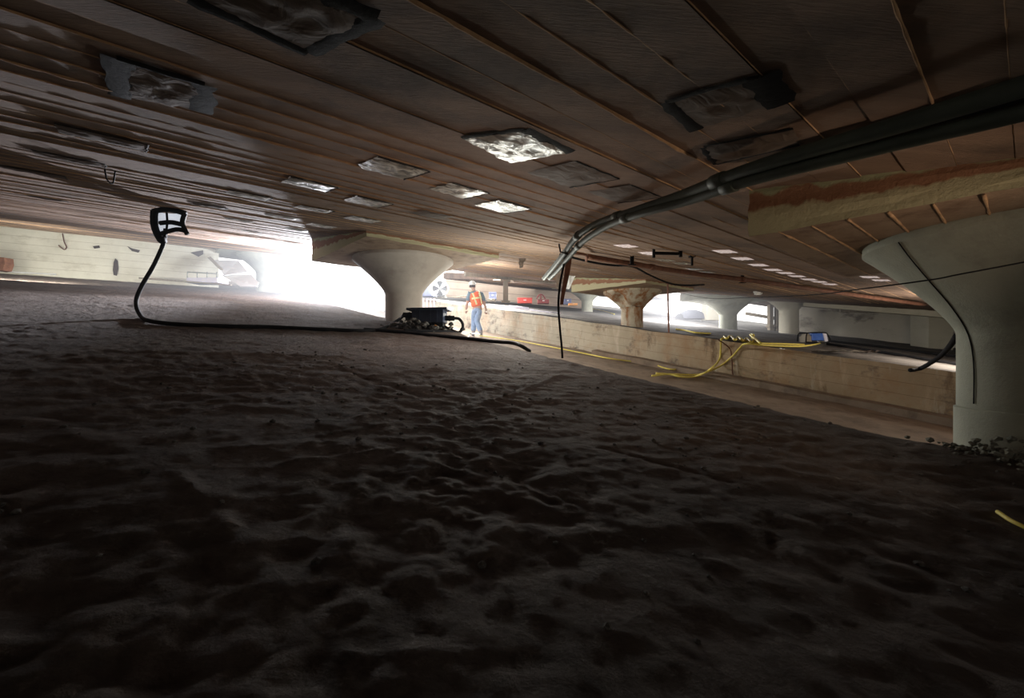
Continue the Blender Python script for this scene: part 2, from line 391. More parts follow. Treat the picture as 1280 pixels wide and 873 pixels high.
# ------------------------------------------------------------------ ceiling with board marks and mortar fins
b = MB(); fin = MB()
W = .18
def pq(p, q): return E1*p+E2*q
def spans(q):
    if q < 5.0: return [(-13, 34)]
    if q < 8.6: return [(-13, 25)]
    if q < 11.8: return [(-13, 14.9)]
    if q < 12.7: return [(-13, 4.7), (12, 14.9)]
    return [(-13, 4.7), (12, 25)]
k = -34
rng = random.Random(3)
while k*W+.035 < 19:
    q0 = k*W+.035; q1 = q0+W; qm = (q0+q1)/2
    off = rng.uniform(-.006, .006)
    for (a, c) in spans(qm):
        n = int((c-a)/.5)+1
        o = len(b.v)
        for i in range(n+1):
            p = a+(c-a)*i/n
            for (q, e) in ((q0+.001, off), (q1-.001, off)):
                x, y = pq(p, q); b.v.append((x, y, GC(x, y)+e))
        for i in range(n): b.f.append((o+2*i, o+2*i+1, o+2*i+3, o+2*i+2))
    # ragged fin on this joint
    hh = .007 if k in (6, 9) else rng.choice([.0015, .003, .005, .008])
    for (a, c) in spans(q0+.02):
        a = max(a, -6); c = min(c, 16)
        if q0 > 11: st = .3
        else: st = .025 if q0 < 3.2 else .06 if q0 < 5 else .12
        n = int((c-a)/st); o = len(fin.v)
        for i in range(n+1):
            p = a+i*st; nn = noise.noise(Vector((p*.45, q0*5, 0)))+.6*noise.noise(Vector((p*2.5, q0*5, 5)))
            h = max(.0006, hh*(.55+1.5*nn)*(1+.9*noise.noise(Vector((p*14, q0*5, 2))))+.007*max(0, noise.noise(Vector((p*8, q0*5, 5)))-.1))
            w = .0014+.12*h+.0012*noise.noise(Vector((p*6, q0, 5)))
            for (dq, dz) in ((-w-.003, .012), (-w, -h), (w, -h), (w+.003, .012)):
                x, y = pq(p, q0+dq); fin.v.append((x, y, GC(x, y)+dz))
        for i in range(n):
            for m_ in range(3): fin.f.append((o+4*i+m_, o+4*i+m_+1, o+4*i+5+m_, o+4*i+4+m_))
    k += 1
# joint grooves: backing slab just above the boards, as a solid slab
ce = b.build('ceiling', M_ceil); tag(ce, 'low board-marked brown concrete slab ceiling', 'ceiling', kind='structure')
f_ = fin.build('mortar_fin', M_fin, ce, smooth=True)
f_['label'] = 'ragged pale mortar fins along the board joints'; f_['kind'] = 'stuff'
b = MB()
for (p0, p1, q0, q1) in ((-13, 34, -7, 4.9), (-13, 25, 4.9, 8.6), (-13, 14.9, 8.6, 11.8), (-13, 4.7, 11.8, 19), (12, 14.9, 11.8, 12.7), (12, 25, 12.7, 19)):
    vs = []
    for dz in (.02, .3):
        for (p, q) in ((p0, q0), (p1, q0), (p1, q1), (p0, q1)):
            x, y = pq(p, q); vs.append((x, y, GC(x, y)+dz))
    b.add(vs, [(3, 2, 1, 0), (4, 5, 6, 7), (0, 1, 5, 4), (1, 2, 6, 5), (2, 3, 7, 6), (3, 0, 4, 7)])
tag(b.build('ceiling_slab', M_ceil), 'thick concrete slab above the board marks', 'ceiling', kind='structure')

# ------------------------------------------------------------------ walls
def wallstrip(name, pts, m, label, zlo=-1.2, zhi=.4, base=None, top=None, seg=24):
    b = MB(); b.uv = []
    cum = 0; P = []
    for i in range(len(pts)-1):
        a = Vector(pts[i]); c = Vector(pts[i+1])
        for k in range(seg+(1 if i == len(pts)-2 else 0)):
            t = k/seg; P.append((a.lerp(c, t), cum+(c-a).length*t))
        cum += (c-a).length
    for (p, s_) in P:
        z0 = (base or GF)(p.x, p.y)+zlo; z1 = (top or GC)(p.x, p.y)+zhi
        for j in range(7):
            z = z0+(z1-z0)*j/6; b.v.append((p.x, p.y, z)); b.uv.append((s_, z-GF(p.x, p.y)+5))
    for i in range(len(P)-1):
        for j in range(6): b.f.append((i*7+j, i*7+j+1, (i+1)*7+j+1, (i+1)*7+j))
    return tag(b.build(name, m), label, 'wall', kind='structure')
wallstrip('wall_left', [(-18, 8.98), (-8.98, 13.72)], M_wall, 'pale cream board-marked wall at the left edge of the dirt floor', zhi=.03)
wallstrip('wall_rear', [(-18, 8.98), (-18, -6), (22, -6), (30, 10)], M_back, 'dark concrete wall closing the crawl space behind the camera', zlo=-1.5)
wallstrip('wall_right', [(12.1, 19.7), (16.16, 17.3), (30, 9.1)], M_back, 'grey concrete wall at the far right beyond the deck', zhi=.02)
wallstrip('wall_back', [(-4, 27), (4.6, 26.2)], M_pink, 'pinkish sunlit wall far behind the trench', zlo=-1, zhi=.6)
# wallstrip('wall_far_left', [(-5.4, 19.6), (-2.2, 23.2)], M_wall, 'bright cream wall past the end of the trench', zlo=-2.3, zhi=-.2)
# light pier at the end of the right wall
b = MB(); c = Vector((14.6, 15.6)); zb = GF(*c)-.3; zt = GC(*c)+.1
b.box((c.x, c.y, (zb+zt)/2), (.85, .7, zt-zb))
tag(b.build('wall_pier', M_wall, bevel=.02), 'pale concrete pier at the right end of the far wall', 'pier', kind='structure')

# ------------------------------------------------------------------ mushroom columns
def cap_profile(rs, R, zs, zr, n=22, lip=.055):
    prof = []
    for i in range(n+1):
        t = i/n; prof.append((rs+(R-rs)*(max(0, (t-.07)/.93)**1.3), zs+(zr-lip-zs)*t))
    prof.append((R+.006, zr-lip+.006)); prof.append((R+.006, zr)); return prof
COLS = {}
def column(c, rs, R, base, rim, flare, ph, pt, label, m_s, m_c, m_p, seam=None, panel_c=None, broken=False, seg=72, fins=True):
    """base/rim: heights at the axis; ph half side of the drop panel; pt panel thickness"""
    c = Vector(c); t = thing('mushroom_column', (c.x, c.y, base), label, 'column', None)
    zs = rim-flare
    b = MB(); prof = [(rs*1.03, base-.5)]
    if seam: prof += [(rs+.012, base-.1), (rs+.012, seam-.006), (rs-.002, seam), (rs, seam+.006)]
    prof += [(rs, base+(zs-base)*.5), (rs, zs)]
    prof = sorted(prof, key=lambda q: q[1])
    b.lathe(prof, (c.x, c.y, 0), seg, wob=.006)
    b.build('shaft', m_s, t, smooth=True, auto=50)
    b = MB(); pr = cap_profile(rs, R, zs, rim)
    sh = None
    b.lathe(pr, (c.x, c.y, 0), seg, shear=sh, wob=.03 if broken else .004)
    if broken:
        for i, v in enumerate(b.v):
            d = Vector(v)-Vector((c.x, c.y, v[2])); n = noise.noise(Vector(v)*2.2)
            if d.length > rs*1.15 and n > .08:
                d *= (1-.45*min(1, (n-.08)*3)); b.v[i] = (c.x+d.x, c.y+d.y, v[2])
    b.build('capital', m_c, t, smooth=True, auto=50)
    pc = Vector(panel_c) if panel_c else c
    b = MB(); vs = []
    crn = [pc+E1*sx*ph+E2*sy*ph for sx, sy in ((-1, -1), (1, -1), (1, 1), (-1, 1))]
    pz = lambda x, y: rim-.004
    n = 14
    # bottom face as boards with relief, sides subdivided
    P = [[pc+E1*(-ph+2*ph*i/n)+E2*(-ph+2*ph*j/n) for i in range(n+1)] for j in range(n+1)]
    for j in range(n+1):
        for i in range(n+1): 
            q = P[j][i]; edge = i in (0, n) or j in (0, n)
            b.v.append((q.x, q.y, pz(q.x, q.y)+(.012*noise.noise(Vector((q.x*4, q.y*4, 0))) if edge else 0)))
    for j in range(n):
        for i in range(n): b.f.append((j*(n+1)+i, j*(n+1)+i+1, (j+1)*(n+1)+i+1, (j+1)*(n+1)+i))
    ring = [i for i in range(n+1)]+[(j*(n+1)+n) for j in range(1, n+1)]+[(n*(n+1)+i) for i in range(n-1, -1, -1)]+[j*(n+1) for j in range(n-1, 0, -1)]
    prev = ring
    L = 6
    for l in range(1, L+1):
        cur = []
        for idx in ring:
            x, y, z = b.v[idx]; zt = GC(x, y)+.03
            b.v.append((x+.01*noise.noise(Vector((x*3, y*3, l*1.3))), y+.01*noise.noise(Vector((y*3, x*3, l*1.3))), z+(zt-z)*l/L)); cur.append(len(b.v)-1)
        for k in range(len(ring)):
            k2 = (k+1) % len(ring); b.f.append((prev[k], prev[k2], cur[k2], cur[k]))
        prev = cur
    nbot = (n+1)**2; b.uv = [(0, 0)]*len(b.v)
    for l in range(L+1):
        for k in range(len(ring)): b.uv[ring[k] if l == 0 else nbot+(l-1)*len(ring)+k] = (k/10, l/L*.75)
    pn = b.build('drop_panel', [m_p, M_pside if m_p is M_panel else m_p], t)
    for p_ in pn.data.polygons:
        if abs(p_.normal.z) < .6: p_.material_index = 1
    if fins:
        f = MB()
        for i in range(1, 14):
            q0 = -ph+i*2*ph/14
            pts = []
            for k in range(25):
                q = pc+E1*(-ph+2*ph*k/24)+E2*q0
                pts.append(Vector((q.x, q.y, pz(q.x, q.y)-.003)))
            rs_ = [max(.002, .006+.006*noise.noise(Vector((p_.x*7, p_.y*7, i)))) for p_ in pts]
            f.tube(pts, rs_, 5)
        ff = f.build('board_joint', M_fin, pn, smooth=True); ff['label'] = 'mortar lines along the board joints under the panel'; ff['kind'] = 'stuff'
    return t
C1 = (3.134, 2.72)
rim1 = .70
column(C1, .3125, .79, -.66, rim1, .64, 1.17, .2, 'big greenish mushroom column standing on the dirt at right', M_conc, M_conc, M_panel, seam=-.365, panel_c=(3.12, 2.66))
def fitcol(px, y, base_py, rim_py): x = (px-640)/FC*y; return (x, y), (436.5-base_py)/FC*y, (436.5-rim_py)/FC*y
c, bz, rz = fitcol(505, 7.92, 402, 325)
column(c, .32, .86, bz-.1, rz, .66, 1.19, .2, 'pale mushroom column between the glare and the walking worker', M_beige, M_beige, M_panel, fins=False)
c, bz, rz = fitcol(334, 14.1, 361, 320)
column(c, .31, .84, bz, rz, .6, 1.3, .2, 'hazy grey mushroom column left of the glare at the end of the cream wall', M_conc, M_conc, M_conc, seg=40, fins=False)
c, bz, rz = fitcol(790, 12.65, 408.5, 364.5)
column(c, .30, .80, bz, rz, .56, 1.2, .2, 'rust-stained mushroom column with a chipped capital on the trench edge', M_rustconc, M_rustconc, M_panel, broken=True, seg=48, fins=False)
c, bz, rz = fitcol(910, 16.25, 411, 376)
column(c, .30, .80, bz, rz, .56, 1.2, .2, 'smooth grey mushroom column on the far deck behind the yellow cords', M_conc, M_conc, M_conc, seg=40, fins=False)
c, bz, rz = fitcol(986, 16.6, 411, 371)
column(c, .32, .80, bz, rz, .56, .9, .2, 'pale cream mushroom column in front of the far right wall', M_wall, M_wall, M_wall, seg=40, fins=False)
c, bz, rz = fitcol(734, 21.5, 386, 361)
column(c, .26, .95, bz, rz, .66, 1.2, .2, 'shadowed blue-grey mushroom column far behind the chipped one', M_conc, M_conc, M_panel, seg=32, fins=False)

# wire on the first column (found by marching onto its surface)
def col1_r(z):
    zs = rim1-.64
    if z < -.365: return .3245
    if z < zs: return .3125
    t = min(1, (z-zs)/.585); return .3125+(.79-.3125)*(max(0, (t-.07)/.93)**1.3)
def hit1(px, py):
    r = ray(px, py); y = 1.2
    while y < 3.6:
        p = r*y
        dx, dy = p.x-C1[0], p.y-C1[1]
        if math.hypot(dx, dy) < col1_r(p.z): return r*(y-.006)
        y += .002
    return None
def wire(name, pxs, r, m, label, cat, n=6):
    pts = smooth_path([Vector((a, b_, 0)) for a, b_ in pxs], n); out = []
    for p in pts:
        h = hit1(p.x, p.y)
        if h: out.append(h)
    b = MB(); b.tube(out, r, 6); return tag(b.build(name, m, smooth=True), label, cat)
wire('grounding_wire', [(1123, 303), (1137, 322), (1162, 352), (1190, 385), (1210, 418), (1217, 455), (1217, 505)], .0035, M_black, 'thin dark wire running down the face of the big right column', 'wire')

# ------------------------------------------------------------------ plastic patches on the ceiling
def sheet_quad(b, c4, nu=12, nv=12, amp=.008, seed=0., dn=0.):
    A, B, C_, D = [Vector(k) for k in c4]
    def fn(u, v):
        p = A.lerp(B, u).lerp(D.lerp(C_, u), v)
        w = 4*u*(1-u)*4*v*(1-v)
        p.z += -amp*.5-amp*(.6+1.*noise.noise(Vector((u*5+seed, v*5, seed))))*min(1, w*2)-dn
        p.x += .03*noise.noise(Vector((v*6, seed+u*3, 1)))*(1 if u in (0, 1) else .3); p.y += .03*noise.noise(Vector((u*6, seed+v*3, 7)))*(1 if v in (0, 1) else .3)
        return p
    b.grid(fn, nu, nv)
def tape(parent, a, c, w, m=M_tape, dn=.009, name='tape_strip'):
    a = Vector(a); c = Vector(c); d = (c-a); L = d.length; d.normalize(); s_ = d.cross(Vector((0, 0, 1))).normalized(); b = MB(); n = 10
    seed = a.x*7+c.y*3
    rows = []
    for i in range(n+1):
        t = i/n; p = a.lerp(c, t)+s_*.01*noise.noise(Vector((t*5, seed, 0)))
        ww = w*(.5+.25*noise.noise(Vector((t*4, seed, 3))))
        for k, e in ((-1, 0), (-.4, .006), (.4, .005), (1, 0)):
            q = p+s_*ww*k; q.z -= dn+e*.4+.003*abs(noise.noise(Vector((t*9, k, seed)))); b.v.append(tuple(q))
    for i in range(n):
        for k in range(3): b.f.append((i*4+k, i*4+k+1, i*4+5+k, i*4+4+k))
    return b.build(name, m, parent, smooth=True)
def patch(corners_px=None, center=None, size=.36, m=M_poly, label='', tapes=None, tw=.05, seed=0, amp=.01, sub=12, group=None, asp=1.):
    if corners_px: c4 = [onC(*p) for p in corners_px]
    else:
        c0 = onC(*center)
        c4 = []
        for sx, sy in ((-1, -1), (1, -1), (1, 1), (-1, 1)):
            q = c0.xy+E1*sx*size/2+E2*sy*size/2*asp; c4.append(Vector((q.x, q.y, GC(q.x, q.y))))
    mid = sum(c4, Vector())/4
    t = thing('plastic_patch', mid, label, 'plastic patch', group)
    b = MB(); sheet_quad(b, c4, sub, sub, amp, seed); b.build('plastic_sheet', m, t, smooth=True)
    if tapes:
        for (i, w) in tapes: 
            tape(t, c4[i], c4[(i+1) % 4], w)
    return t
G = 'plastic sheets taped over holes in the ceiling'
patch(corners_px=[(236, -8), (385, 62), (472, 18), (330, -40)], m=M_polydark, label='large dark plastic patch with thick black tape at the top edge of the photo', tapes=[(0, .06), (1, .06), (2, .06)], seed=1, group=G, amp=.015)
patch(corners_px=[(146, 70), (256, 103), (252, 138), (150, 119)], m=M_polydark, label='dark plastic patch with black tape bars at both ends, upper left', tapes=[(0, .045), (1, .09), (3, .09)], seed=2, group=G)
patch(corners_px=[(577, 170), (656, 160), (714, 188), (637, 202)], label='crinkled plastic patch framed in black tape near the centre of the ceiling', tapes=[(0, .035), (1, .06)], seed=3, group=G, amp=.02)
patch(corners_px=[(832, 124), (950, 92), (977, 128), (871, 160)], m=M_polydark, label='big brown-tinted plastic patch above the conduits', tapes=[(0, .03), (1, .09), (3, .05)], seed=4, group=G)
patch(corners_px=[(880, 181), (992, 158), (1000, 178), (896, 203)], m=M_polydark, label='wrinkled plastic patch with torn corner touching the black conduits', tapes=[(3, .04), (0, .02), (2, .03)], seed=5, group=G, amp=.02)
small = [((490, 210), .36, 'plastic patch with dark lifted corner left of the centre patch', M_poly, 1.),
         ((387, 230), .36, 'shiny crumpled plastic patch above left of the glare', M_poly, .8),
         ((573, 238), .34, 'bright plastic patch directly below left of the black framed centre patch', M_poly, 1.),
         ((716, 218), .40, 'dull plastic patch right of the black framed centre patch', M_polydark, 1.),
         ((628, 258), .36, 'pale green plastic patch at the edge of the conduit shadow', M_poly, 1.),
         ((460, 252), .34, 'bright square plastic patch above the middle column', M_poly, 1.),
         ((393, 261), .34, 'crumpled plastic patch second above the glare', M_poly, .8),
         ((453, 274), .34, 'bright plastic patch just above the drop panel of the middle column', M_poly, .9),
         ((540, 268), .34, 'dim plastic patch inside the ceiling shadow above the middle column', M_polydark, .9),
         ((402, 282), .34, 'thin looking plastic patch closest above the glare', M_poly, .8),
         ((311, 244), .36, 'plastic patch on the border of the grey lit ceiling at left', M_poly, .8),
         ((352, 271), .34, 'plastic patch lying across the light border left of the glare', M_poly, .7),
         ((300, 275), .34, 'white streaked plastic patch right of the hanging cable box', M_poly, .6),
         ((371, 287), .30, 'small plastic patch at the lowest tip of the light border', M_poly, .7),
         ((315, 289), .30, 'plastic patch with a dark knot near the cream wall', M_poly, .6),
         ((262, 257), .34, 'streaky plastic patch above right of the hanging cable box', M_polydark, .6),
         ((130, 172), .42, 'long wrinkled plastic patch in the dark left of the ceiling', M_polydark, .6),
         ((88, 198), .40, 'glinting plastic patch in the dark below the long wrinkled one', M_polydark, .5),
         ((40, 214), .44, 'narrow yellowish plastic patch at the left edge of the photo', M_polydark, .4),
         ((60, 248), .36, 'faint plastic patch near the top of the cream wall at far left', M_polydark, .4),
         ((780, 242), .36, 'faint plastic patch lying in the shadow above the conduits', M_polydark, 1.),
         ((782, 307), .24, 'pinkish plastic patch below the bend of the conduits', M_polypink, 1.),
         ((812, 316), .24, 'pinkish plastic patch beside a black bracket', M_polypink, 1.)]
for i, (c, s_, lab, m, asp) in enumerate(small):
    tp = [(0, .012), (1, .012)] if s_ > .33 and c[1] < 262 else None
    patch(center=c, size=s_, m=m, label='%s' % lab, seed=i*1.7+8, group=G, asp=asp, amp=.014, tapes=tp, sub=9)
far = [(906, 314), (928, 323), (948, 331), (966, 337), (982, 341), (996, 345), (1011, 349), (1024, 352), (1037, 355), (1073, 341), (1087, 346), (1101, 350),
       (832, 325), (852, 329), (868, 336), (884, 340), (899, 345), (700, 327), (742, 337)]
G2 = 'small lit patches in rows on the far ceiling'
for i, c in enumerate(far):
    if i < 9: lab = 'small glowing pink-white patch in the long row left of the big right column'
    elif i < 12: lab = 'small glowing patch in the short row touching the big right column cap'
    elif i < 17: lab = 'small pale patch in the row just above the long rusty pipe'
    elif i == 17: lab = 'faint pale patch left of the conduit bend'
    else: lab = 'faint pale patch above the drop panel of the chipped column'
    c0 = onC(*c); sz = .26
    b = MB(); c4 = []
    for sx, sy in ((-1, -1), (1, -1), (1, 1), (-1, 1)):
        q = c0.xy+E1*sx*sz/2+E2*sy*sz/2*.8; c4.append(Vector((q.x, q.y, GC(q.x, q.y))))
    sheet_quad(b, c4, 6, 6, .012, i)
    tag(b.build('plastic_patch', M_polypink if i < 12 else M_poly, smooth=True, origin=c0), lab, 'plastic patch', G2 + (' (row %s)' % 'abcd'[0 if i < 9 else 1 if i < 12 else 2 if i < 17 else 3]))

# lit opening with black tape and the cable dropping from it
Y0 = 5.72
t = thing('taped_plastic_cover', at(213, 262, Y0), 'white plastic cover with black tape frame hanging from the ceiling at left', 'plastic cover')
b = MB()
P4 = [(196, 266), (230, 268), (232, 289), (197, 293)]
P4 = [at(px, py, Y0) for px, py in P4]
def fnc(u, v):
    p = P4[0].lerp(P4[1], u).lerp(P4[3].lerp(P4[2], u), v); p.y += .05*noise.noise(Vector((u*3, v*3, 2))); return p
b.grid(fnc, 10, 10)
b.build('plastic_sheet', mat('glowing_white_plastic', (.85, .86, .88), None, 4, .5, emit=(.85, .9, 1), es=.55), t, smooth=True)  # emission makes the plastic look lit from behind
def vtape(parent, pxs, w):
    pts = smooth_path([at(px, py, Y0-.05) for px, py in pxs], 4); b = MB(); b.tube(pts, w, 6); 
    return b.build('tape_strip', M_tape, parent, smooth=True)
vtape(t, [(192, 264), (212, 262), (232, 267)], .035); vtape(t, [(193, 264), (193, 282), (200, 299), (206, 300)], .045)
vtape(t, [(231, 267), (228, 279), (234, 293)], .03); vtape(t, [(200, 279), (214, 278), (228, 281)], .03); vtape(t, [(202, 292), (220, 287), (233, 289)], .03)
vtape(t, [(208, 262), (209, 280), (206, 296)], .014)

def cable(name, pts, r, m, label, cat, n=8, seg=8, group=None):
    b = MB(); b.tube(smooth_path(pts, n), r, seg); return tag(b.build(name, m, smooth=True, origin=Vector(pts[0])), label, cat, group)
def fpt(px, py, up=.02):
    p = onF(px, py); 
    for _ in range(4): p = onF(px, py, dirt_h(p.x, p.y)+up)
    return p
cable('power_cable', [at(207, 286, 5.74), at(204, 305, 5.74), at(192, 332, 5.7), at(177, 358, 5.65), at(170, 378, 5.55), at(176, 395, 5.35), fpt(190, 402, .03), fpt(230, 406), fpt(290, 408), fpt(340, 409), fpt(410, 412), fpt(470, 413), fpt(495, 402), at(505, 394, 6.9)],
      .024, M_black, 'thick black cable dropping in a curve from the taped cover onto the dirt', 'cable')
cable('power_cable', [fpt(455, 412), fpt(500, 415), fpt(540, 419), fpt(590, 424), fpt(615, 427), fpt(640, 429), fpt(652, 433), at(662, 439, 5.9)], .024, M_black, 'black cable crossing the dirt edge in front of the worker', 'cable')

# ------------------------------------------------------------------ conduits and pipes
def conduit(pxs, cofs, r, m, label, ends=()):
    pts = []
    for (px, py, d) in pxs:
        pts.append(onp(px, py, d, -.085, .107) if d < 1 else at(px, py, d))
    t = thing('conduit', pts[0], label, 'conduit')
    sp = smooth_path(pts, 8); b = MB(); b.tube(sp, r, 12); b.build('pipe', m, t, smooth=True)
    for k in ends:
        i = int(k*(len(sp)-2)); b = MB(); a = sp[i]; d = (sp[i+1]-a).normalized()
        b.tube([a-d*.05, a-d*.045, a+d*.045, a+d*.05], [r*1.05, r*1.25, r*1.25, r*1.05], 12); b.build('coupling', m, t, smooth=True)
    return t
conduit([(1420, 62, .70), (1280, 108, .70), (1100, 163, .70), (936, 212, .70), (850, 245, .70), (790, 265, .70), (748, 279, 3.75), (722, 295, 4.2), (706, 316, 4.7), (692, 334, 5.3), (680, 348, 5.9)], .7, .030, M_cond,
        'upper of two long dark conduits running under the ceiling to the right', (.35, .55, .72))
conduit([(1420, 100, .66), (1280, 140, .66), (1100, 184, .66), (936, 226, .66), (860, 251, .66), (805, 266, .66), (762, 281, 3.5), (730, 301, 4.1), (714, 318, 4.6), (699, 336, 5.2), (687, 348, 5.7)], .66, .027, M_cond,
        'lower of two long dark conduits, bending down beside the upper one', (.33, .56, .75))
conduit([(1420, 80, .76), (1280, 122, .76), (1150, 160, .76), (1040, 186, .76), (960, 208, .76)], .76, .034, M_black, 'short black conduit tucked between the ceiling and the pair')
b = MB()
p1 = at(706, 316, 4.66)
b.tube([p1+Vector((-.06, 0, .09)), p1+Vector((-.05, -.035, .0)), p1+Vector((.05, -.035, -.03)), p1+Vector((.08, 0, .05))], .009, 6)
tag(b.build('pipe_clamp', M_black, smooth=True, origin=p1), 'black strap clamp holding the two conduits at their bend', 'clamp')
conduit([(735, 321, .735), (790, 330, .735), (860, 341, .735), (940, 351, .735), (1040, 365, .735), (1156, 381, .735)], .7, .04, M_rust, 'long thin rusty pipe hung below the far ceiling', (.3, .6))
for (px, py) in ((790, 327), (928, 350)):
    p = onp(px, py, .735, -.085, .107); b = MB(); zc = GC(p.x, p.y)
    b.box((p.x, p.y, (p.z+zc)/2), (.05, .03, zc-p.z+.1)); b.box((p.x, p.y, p.z-.05), (.11, .05, .012))
    tag(b.build('pipe_hanger', M_black, origin=p), 'black hanger strap on the thin rusty pipe, %s' % ('near the chipped column' if px < 800 else 'nearer the big right column'), 'hanger')
cable('power_cable', [onC(700, 318, .06), onC(740, 328, .1), onC(768, 332, .08), onC(790, 333, .06), onC(812, 344, .06), at(836, 354, 9.2), at(856, 357, 9.4), onC(880, 356, .02)], .018, M_black, 'thin black cable sagging below the rusty pipe', 'cable')
p = fpt(703, 447, .0)
cable('hanging_hose', [at(707, 318, 4.85), at(704, 335, 4.95), at(700, 356, 5.05), at(698, 382, 5.1), at(700, 412, 5.15), at(702, 432, 5.2), at(703, 448, 5.2)], .013, M_black, 'black hose hanging straight down from the conduit bend', 'hose')
b = MB(); a = at(711, 314, 4.95); c = at(703, 381, 5.02); 
vs = []
for i in range(9):
    t_ = i/8; p = a.lerp(c, t_)+Vector((.01*math.sin(t_*5), 0, 0)); w = .038*(1-t_*.55)
    for dx, dy in ((-w, -.01), (w, -.01), (w, .01), (-w, .01)): vs.append(p+Vector((dx, dy, 0)))
fs = [(i*4+k, i*4+(k+1) % 4, (i+1)*4+(k+1) % 4, (i+1)*4+k) for i in range(8) for k in range(4)]+[(3, 2, 1, 0), (32, 33, 34, 35)]
b.add(vs, fs); tag(b.build('rusty_strap', M_rust, origin=a), 'rusty brown metal strap hanging beside the black hose', 'strap')
cable('cable_stub', [onC(709, 314, .13), onC(722, 317, .1), onC(732, 319, .08), onC(733, 326, .12)], .02, M_rust, 'short rusty pipe stub beside the conduit clamp', 'pipe')
# white scraps
def scrap(name, px, py, y, w, h, label, m=M_white, seed=1., flat=False, cat='plastic scrap'):
    b = MB(); c = at(px, py, y) if not flat else (onT if flat == 'T' else onF)(px, py, .03)
    def fn(u, v):
        wv = w*(1-.6*v)
        if flat: p = Vector(((u-.5)*w, (v-.5)*h, .03+.05*noise.noise(Vector((u*4, v*4, seed)))))
        else: p = Vector(((u-.5)*wv+.15*w*noise.noise(Vector((v*3, seed, 0)))-.25*w*v, .3*w*noise.noise(Vector((u*3, v*3, seed))), -v*h))
        return c+p
    b.grid(fn, 8, 8); return tag(b.build(name, m, smooth=True, origin=c), label, cat)
scrap('plastic_scrap', 653, 323, 5.6, .09, .12, 'small white scrap poking down from the ceiling left of the conduits')
scrap('plastic_scrap', 699, 337, 6.2, .10, .27, 'ragged white plastic strip hanging beside the rusty strap', seed=4)
scrap('plastic_scrap', 712, 345, 8.2, .22, .24, 'pale sheet hanging behind the rusty strap', seed=6)
scrap('plastic_scrap', 951, 361, 12, .42, .17, 'white plastic rag hanging under the slab above the far grey column', seed=8)
scrap('plastic_scrap', 966, 485, 0, .24, .22, 'crumpled white plastic rag in the trench at the wall foot', seed=3, flat='T')
scrap('plastic_scrap', 1048, 441, 0, .8, .5, 'clear crumpled plastic film on the deck edge right of the blue machine', m=M_poly, seed=5, flat='F')
scrap('plastic_scrap', 1086, 441, 0, .35, .3, 'small dark plastic film at the right of the clear film', m=M_polydark, seed=9, flat='F')
# wire across the view
cable('overhead_wire', [at(1330, 318, 1.75), at(1280, 328, 1.85), at(1200, 343, 2.0), at(1163, 350, 2.1), at(1080, 361, 2.5), at(1012, 369, 3.4), at(940, 372, 5.2), at(885, 373, 8.0), at(848, 366, 10.6)], .0035, M_black, 'thin black wire strung across in front of the big right column', 'wire')
# rod on the trench edge
p = onW(836, 416, -.05); b = MB(); zc = GC(p.x, p.y)
b.tube([(p.x, p.y, GF(p.x, p.y)-.05), (p.x-.02, p.y, zc-.5), (p.x-.03, p.y, zc+.02)], .022, 8)
tag(b.build('steel_rod', M_rod, smooth=True, origin=(p.x, p.y, GF(p.x, p.y))), 'thin red-brown rod standing from trench edge to ceiling', 'rod')
# black brackets on the far ceiling
p = onC(834, 313, .0); b = MB()
b.box(p+Vector((0, 0, -.04)), (.34, .03, .035), Matrix.Rotation(.1, 3, 'Z')); b.box(p+Vector((-.17, 0, -.03)), (.03, .03, .13)); b.box(p+Vector((.17, 0, -.04)), (.035, .03, .09))
tag(b.build('ceiling_bracket', M_black, origin=p), 'black bracket bolted to the ceiling right of a pinkish patch', 'bracket')
p = onC(865, 320, .0); b = MB(); b.box(p+Vector((0, 0, -.05)), (.025, .025, .16)); b.box(p+Vector((0, 0, -.01)), (.07, .07, .02))
tag(b.build('ceiling_bolt', M_black, origin=p), 'short black bolt sticking down right of the black bracket', 'bolt')
p = onC(1150, 348, 0); 
cable('ceiling_hook', [onC(131, 212, -.0), onC(134, 222, .06)+Vector((0, 0, -.02)), onC(141, 226, .07)+Vector((0, 0, -.02)), onC(144, 214, 0)], .006, M_black, 'small black wire hook on the dark left ceiling', 'hook')

# ------------------------------------------------------------------ black junction box on rubble
p = fpt(541, 414, 0)
B0 = Vector((p.x, 6.85, 0)); zb = (436.5-412)/FC*6.85
t = thing('junction_box', (B0.x, B0.y, zb), 'dark blue-black steel junction box with a flat lid, propped on rubble', 'junction box')
s_ = 6.85/FC
def bx(x): return (x-640)*s_
b = MB(); b.box((bx(537.5), B0.y, (436.5-395.5)*s_), (38*s_, .42, 17*s_)); bd = b.build('body', M_box, t, bevel=.008)
b = MB(); b.box((bx(537), B0.y, (436.5-387.7)*s_), (49*s_, .52, 2.6*s_), Matrix.Rotation(-.02, 3, 'Y').to_3x3()); b.build('lid', M_steel if 0 else M_box, t, bevel=.006)
for sx, x0, x1, yy in ((-1, 504, 519, 394), (1, 555, 568, 398)):
    b = MB(); z = (436.5-yy)*s_
    b.tube([(bx(x0), B0.y, z), (bx(x1), B0.y, z)], 3.2*s_, 14); b.tube([(bx((x0+x1)/2)-.01, B0.y, z), (bx((x0+x1)/2)+.02, B0.y, z)], 3.7*s_, 6); b.build('cable_gland', M_black, t, smooth=True, auto=40)
for x in (528, 541, 549):
    b = MB(); b.box((bx(x), B0.y-.215, (436.5-396)*s_), (.008, .012, 16*s_)); b.build('rib', M_box, t)
b = MB(); b.box((bx(552), B0.y, (436.5-406)*s_), (7*s_, .3, 6*s_)); b.build('foot', M_black, t, bevel=.004)
